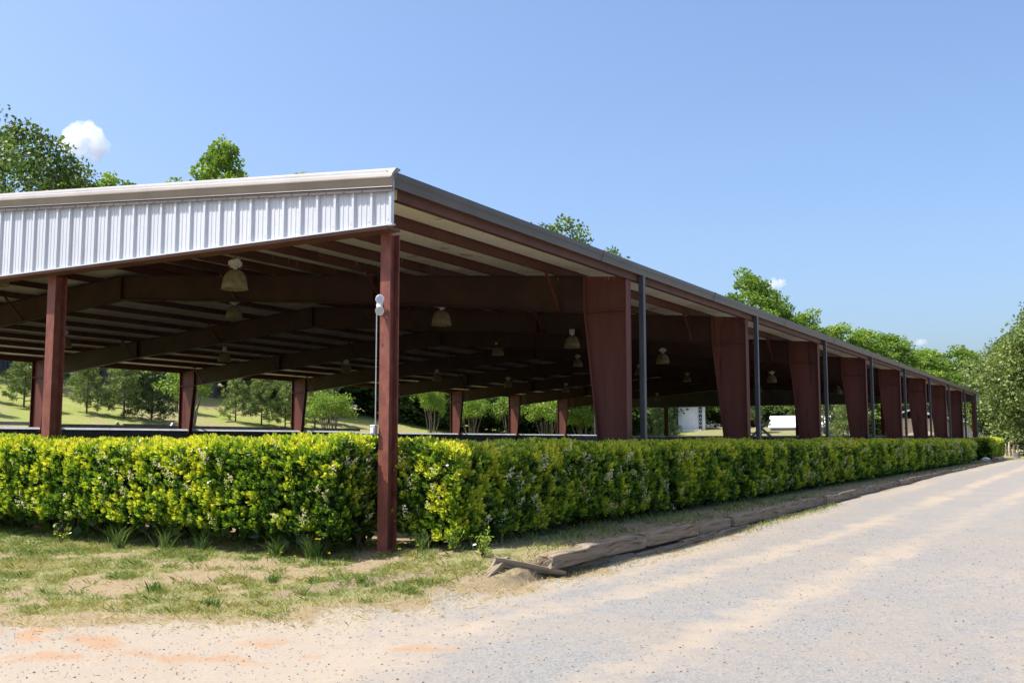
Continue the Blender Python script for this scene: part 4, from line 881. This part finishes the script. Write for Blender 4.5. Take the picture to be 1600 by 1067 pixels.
# bench and planks beyond the far wall
be = thing('plank_bench', 'old wooden bench with splayed pale supports beyond the far arena wall', 'bench', (22.0, W + 1.4, gz1(22, W + 1.4)))
MB().box(-1.25, 1.25, -.05, .0, 1.92, 2.12).build('backrest', M['oldwood'], be); MB().box(-1.3, 1.3, -.45, -.08, 1.72, 1.78).build('seat', M['oldwood'], be)
for s in (-1, 1):
    MB().bar((s * 1.3, -.3, 0), (s * 1.3, -.1, 1.72), .12, .1).bar((s * 1.25, -.1, 1.7), (s * 1.62, -.05, 2.18), .10, .1).build('support', M['cap'], be)
rl = thing('rail_fence', 'long grey top rail on posts behind the far arena wall', 'fence', (0, 0, 0))
for i in range(6):
    xa = 16.6 + i * 3.43; MB().box(xa, xa + 3.41, W + .75, W + .80, 1.90, 2.06).build('rail', M['oldwood'], rl); MB().box(xa + .05, xa + .17, W + .81, W + .93, -.2, 2.0).build('post', M['oldwood'], rl)
bp_ = thing('bleacher', 'pale blue bleacher plank above the far wall at the left edge', 'bleacher', (14.2, W + .78, 0)); MB().box(-2.6, 1.85, -.12, .16, 1.98, 2.12).build('plank', M['bluepanel'], bp_)
for s in (-2.2, 0, 1.5): MB().box(s - .04, s + .04, -.06, .06, -.2, 1.98).build('leg', M['oldwood'], bp_)
# white block with a dark vertical sign
wb = thing('white_block_house', 'white block building with a dark vertical letter sign beyond the far gable', 'building', (99.4, 32.3, gz1(99.4, 32.3) - .1), rotz=math.radians(-150 + 180))
wb.rotation_euler = (0, 0, math.radians(30.2)); zb_ = gz1(99.4, 32.3)
MB().box(0, 3, -1.3, 1.75, -.4, 2.85).build('wall', M['signwhite'], wb); r_ = MB().box(-.35, 3.3, -1.75, 2.05, 2.85, 3.03).build('roof', M['barn_white'], wb)
MB().box(-.05, -.002, -.15, 1.45, -.1, 2.5).build('shutter_door', M['barn_white'], wb)
sg = MB().box(-.07, -.004, -.92, -.56, -.05, 2.72).build('sign_board', M['signdark'], wb)
for i, ch in enumerate('VMAOMA'):
    cu = bpy.data.curves.new('letter', 'FONT'); cu.body = ch; cu.size = .40; cu.align_x = 'CENTER'; cu.extrude = .004
    tmp = bpy.data.objects.new('letter', cu); COL.objects.link(tmp); me = bpy.data.meshes.new_from_object(tmp); bpy.data.objects.remove(tmp); me.materials.clear(); o = link('letter', me, M['signwhite'], sg)
    o.rotation_euler = (math.pi / 2, 0, -math.pi / 2); o.location = (-.078, -.74, 2.30 - i * .44)
MB().box(-1.5, -.4, -.6, 2.2, -.5, .22).build('plinth', M['barn_white'], wb)
# white shed
sh = thing('white_shed', 'white-roofed shed with an orange wooden gable beyond the far end', 'shed', (100.5, 20.6, gz1(100.5, 20.6) - .3)); sh.rotation_euler = (0, 0, math.radians(-82))
MB().box(-3, 3, -1.3, 1.3, 0, .55).build('wall', M['barn_grey'], sh)
MB().prism([(-1.6, .5), (0, 1.75), (1.6, .5), (1.6, .44), (0, 1.68), (-1.6, .44)], 0, -3.2, 3.2).build('roof', M['shedwhite'], sh)
for s in (-3.02, 3.0): MB().prism([(-1.3, 0), (-1.3, .5), (0, 1.6), (1.3, .5), (1.3, 0)], 0, s, s + .02).build('gable_boards', M['shedwood'], sh)
# crossed white jump poles with a red-ended pole
jx = thing('jump_stand', 'crossed white jump poles with a red-ended bar above the far wall', 'jump', (65.6, 14.6, 0)); ra = Vector((.50, -.86, 0))
for s in (-1, 1): MB().bar(ra * (-.75 * s) + Vector((.05 * s, .03 * s, 1.62)), ra * (.75 * s) + Vector((.05 * s, .03 * s, 2.92)), .2, .06, (.86, .5, 0)).build('pole', M['jumpwhite'], jx)
MB().tube([ra * -.6 + Vector((-.15, -.1, 2.70)), ra * .1 + Vector((-.15, -.1, 2.66))], .10, 10).build('bar', M['jumpwhite'], jx); MB().tube([ra * -1.15 + Vector((-.15, -.1, 2.72)), ra * -.61 + Vector((-.15, -.1, 2.70))], [.14, .2], 10).build('red_end', M['jumpred'], jx)
MB().box(-.3, .3, -.3, .3, 0, .12).tube([(0, 0, .1), (0, 0, 2.3)], .05, 8).build('base', M['jumpwhite'], jx)
# stable
sb = thing('stable', 'long tan stable with grey shingle roof and white doors beyond the far end', 'building', (86, 5.2, 0)); sb.rotation_euler = (0, 0, math.atan2(3.35, 76))
MB().box(0, 76, 0, 3.4, -.2, 3.3).build('wall', M['barn_tan'], sb)
rf = MB().prism([(-.7, 3.32), (1.7, 4.02), (4.0, 3.32), (4.0, 3.44), (1.7, 4.16), (-.7, 3.44)], 0, -.6, 76.6).build('roof', M['shingle'], sb); MB().box(-.62, 76.62, -.74, -.705, 3.26, 3.46).build('fascia', M['barn_tan'], rf)
for i in range(14):
    xx = 2.2 + i * 5.4; d = MB().box(xx, xx + 1.5, -.05, -.003, 0, 2.3).build('stall_door', M['barn_white' if i % 3 else 'barn_grey'], sb); MB().box(xx - .1, xx + 1.6, -.07, -.051, 2.302, 2.42).build('door_frame', M['barn_white'], d)
    MB().box(xx + 2.4, xx + 3.9, -.04, -.003, 0, 1.35).build('kick_panel', M['barn_white'], sb)
    MB().tube([(xx + 4.6, -.6, 0), (xx + 4.6, -.6, 3.32)], .06, 6).build('porch_post', M['barn_white'], sb)
# split rail fence at right
rf_ = thing('rail_fence', 'dark rustic rail fence at the right edge beyond the road end', 'fence', (0, 0, 0))
pts = [(87, 2.2), (87.6, .2), (88.2, -1.8), (88.8, -3.9), (89.4, -6), (90, -8.2), (90.6, -10.5)]
for i, (x, y) in enumerate(pts):
    z = gz1(x, y); MB().box(x - .09, x + .09, y - .09, y + .09, z - .3, z + 1.25).build('post', M['rail'], rf_, bevel=.02)
    if i + 1 < len(pts):
        x2, y2 = pts[i + 1]
        for hh in (.35, .72, 1.1): MB().tube([(x, y, z + hh + rng.normal() * .03), ((x + x2) / 2, (y + y2) / 2, z + hh + rng.normal() * .05), (x2, y2, z + hh + rng.normal() * .03)], [.05, .06, .05], 6).build('rail', M['rail'], rf_)
sp_ = thing('split_log_post', 'pale split log posts leaning together by the rail fence', 'post', (86.6, -.75, gz1(86.6, -.75)))
for dx, dy, hh in ((0, 0, 1.25), (.05, -.32, .95), (-.1, .3, 1.05), (.1, -.62, .9)): MB().tube([(dx, dy, -.2), (dx, dy + .04, hh * .5), (dx + .03, dy - .02, hh)], [.1, .11, .08], 7).build('post', M['palewood'], sp_)
st2 = thing('cut_stump', 'small grey tree stump on the verge past the short hedge', 'stump', (74.5, -2.1, gz1(74.5, -2.1))); MB().tube([(0, 0, -.1), (0, 0, .2), (0, 0, .42)], [.3, .24, .23], 10).build('log', M['oldwood'], st2)
ro = thing('flat_stone', 'small pale flat stone on the verge at the end of the long hedge', 'stone', (61.6, -1.2, .06)); MB().tube([(0, 0, 0), (0, 0, .08), (.03, 0, .14)], [.3, .34, .2], 7).build('stone_body', M['barn_white'], ro)

# ------------------------------------------------------------------ clouds (real volumes, far away)
cm_ = bpy.data.materials.new('cloud_vapour'); cm_.use_nodes = True; nt = cm_.node_tree; nt.nodes.clear()
out = nt.nodes.new('ShaderNodeOutputMaterial'); pv = nt.nodes.new('ShaderNodeVolumePrincipled'); pv.inputs['Color'].default_value = (1, 1, 1, 1); pv.inputs['Density'].default_value = .02; pv.inputs['Anisotropy'].default_value = 0
nt.links.new(pv.outputs[0], out.inputs['Volume'])
def cloud(label, c, wid, hei, seed):
    rs = np.random.default_rng(seed); bm = bmesh.new(); a = wid; hgt = hei
    for i in range(26):
        p = rs.normal(size=3); p /= max(1, np.linalg.norm(p)); rad = a * .19 * rs.uniform(.55, 1.1)
        bmesh.ops.create_icosphere(bm, subdivisions=2, radius=rad, matrix=Matrix.Translation((p[0] * a * .34, p[2] * a * .34, p[1] * hgt * .33)))
    me = bpy.data.meshes.new('cloud'); bm.to_mesh(me); bm.free(); o = link('cloud', me, cm_, None, c)
    md = o.modifiers.new('remesh', 'REMESH'); md.mode = 'VOXEL'; md.voxel_size = a / 60
    tx = bpy.data.textures.new('cloud_noise', 'CLOUDS'); tx.noise_scale = a * .16; tx.noise_depth = 4
    dm = o.modifiers.new('billow', 'DISPLACE'); dm.texture = tx; dm.strength = a * .22; dm.mid_level = .55; dm.texture_coords = 'LOCAL'
    return tag(o, label, 'cloud', kind='thing')
cloud('white puffy cloud beside the dark tree at the upper left', (1503.0, 2047.0, 702.0), 127, 94, 3)
cloud('tiny faint cloud low above the right-hand treetops', (2554.0, 703.0, 400.0), 56, 21, 5)
cloud('smallest wisp of cloud near the right end of the roof', (2965.0, 423.0, 270.0), 39, 14, 9)
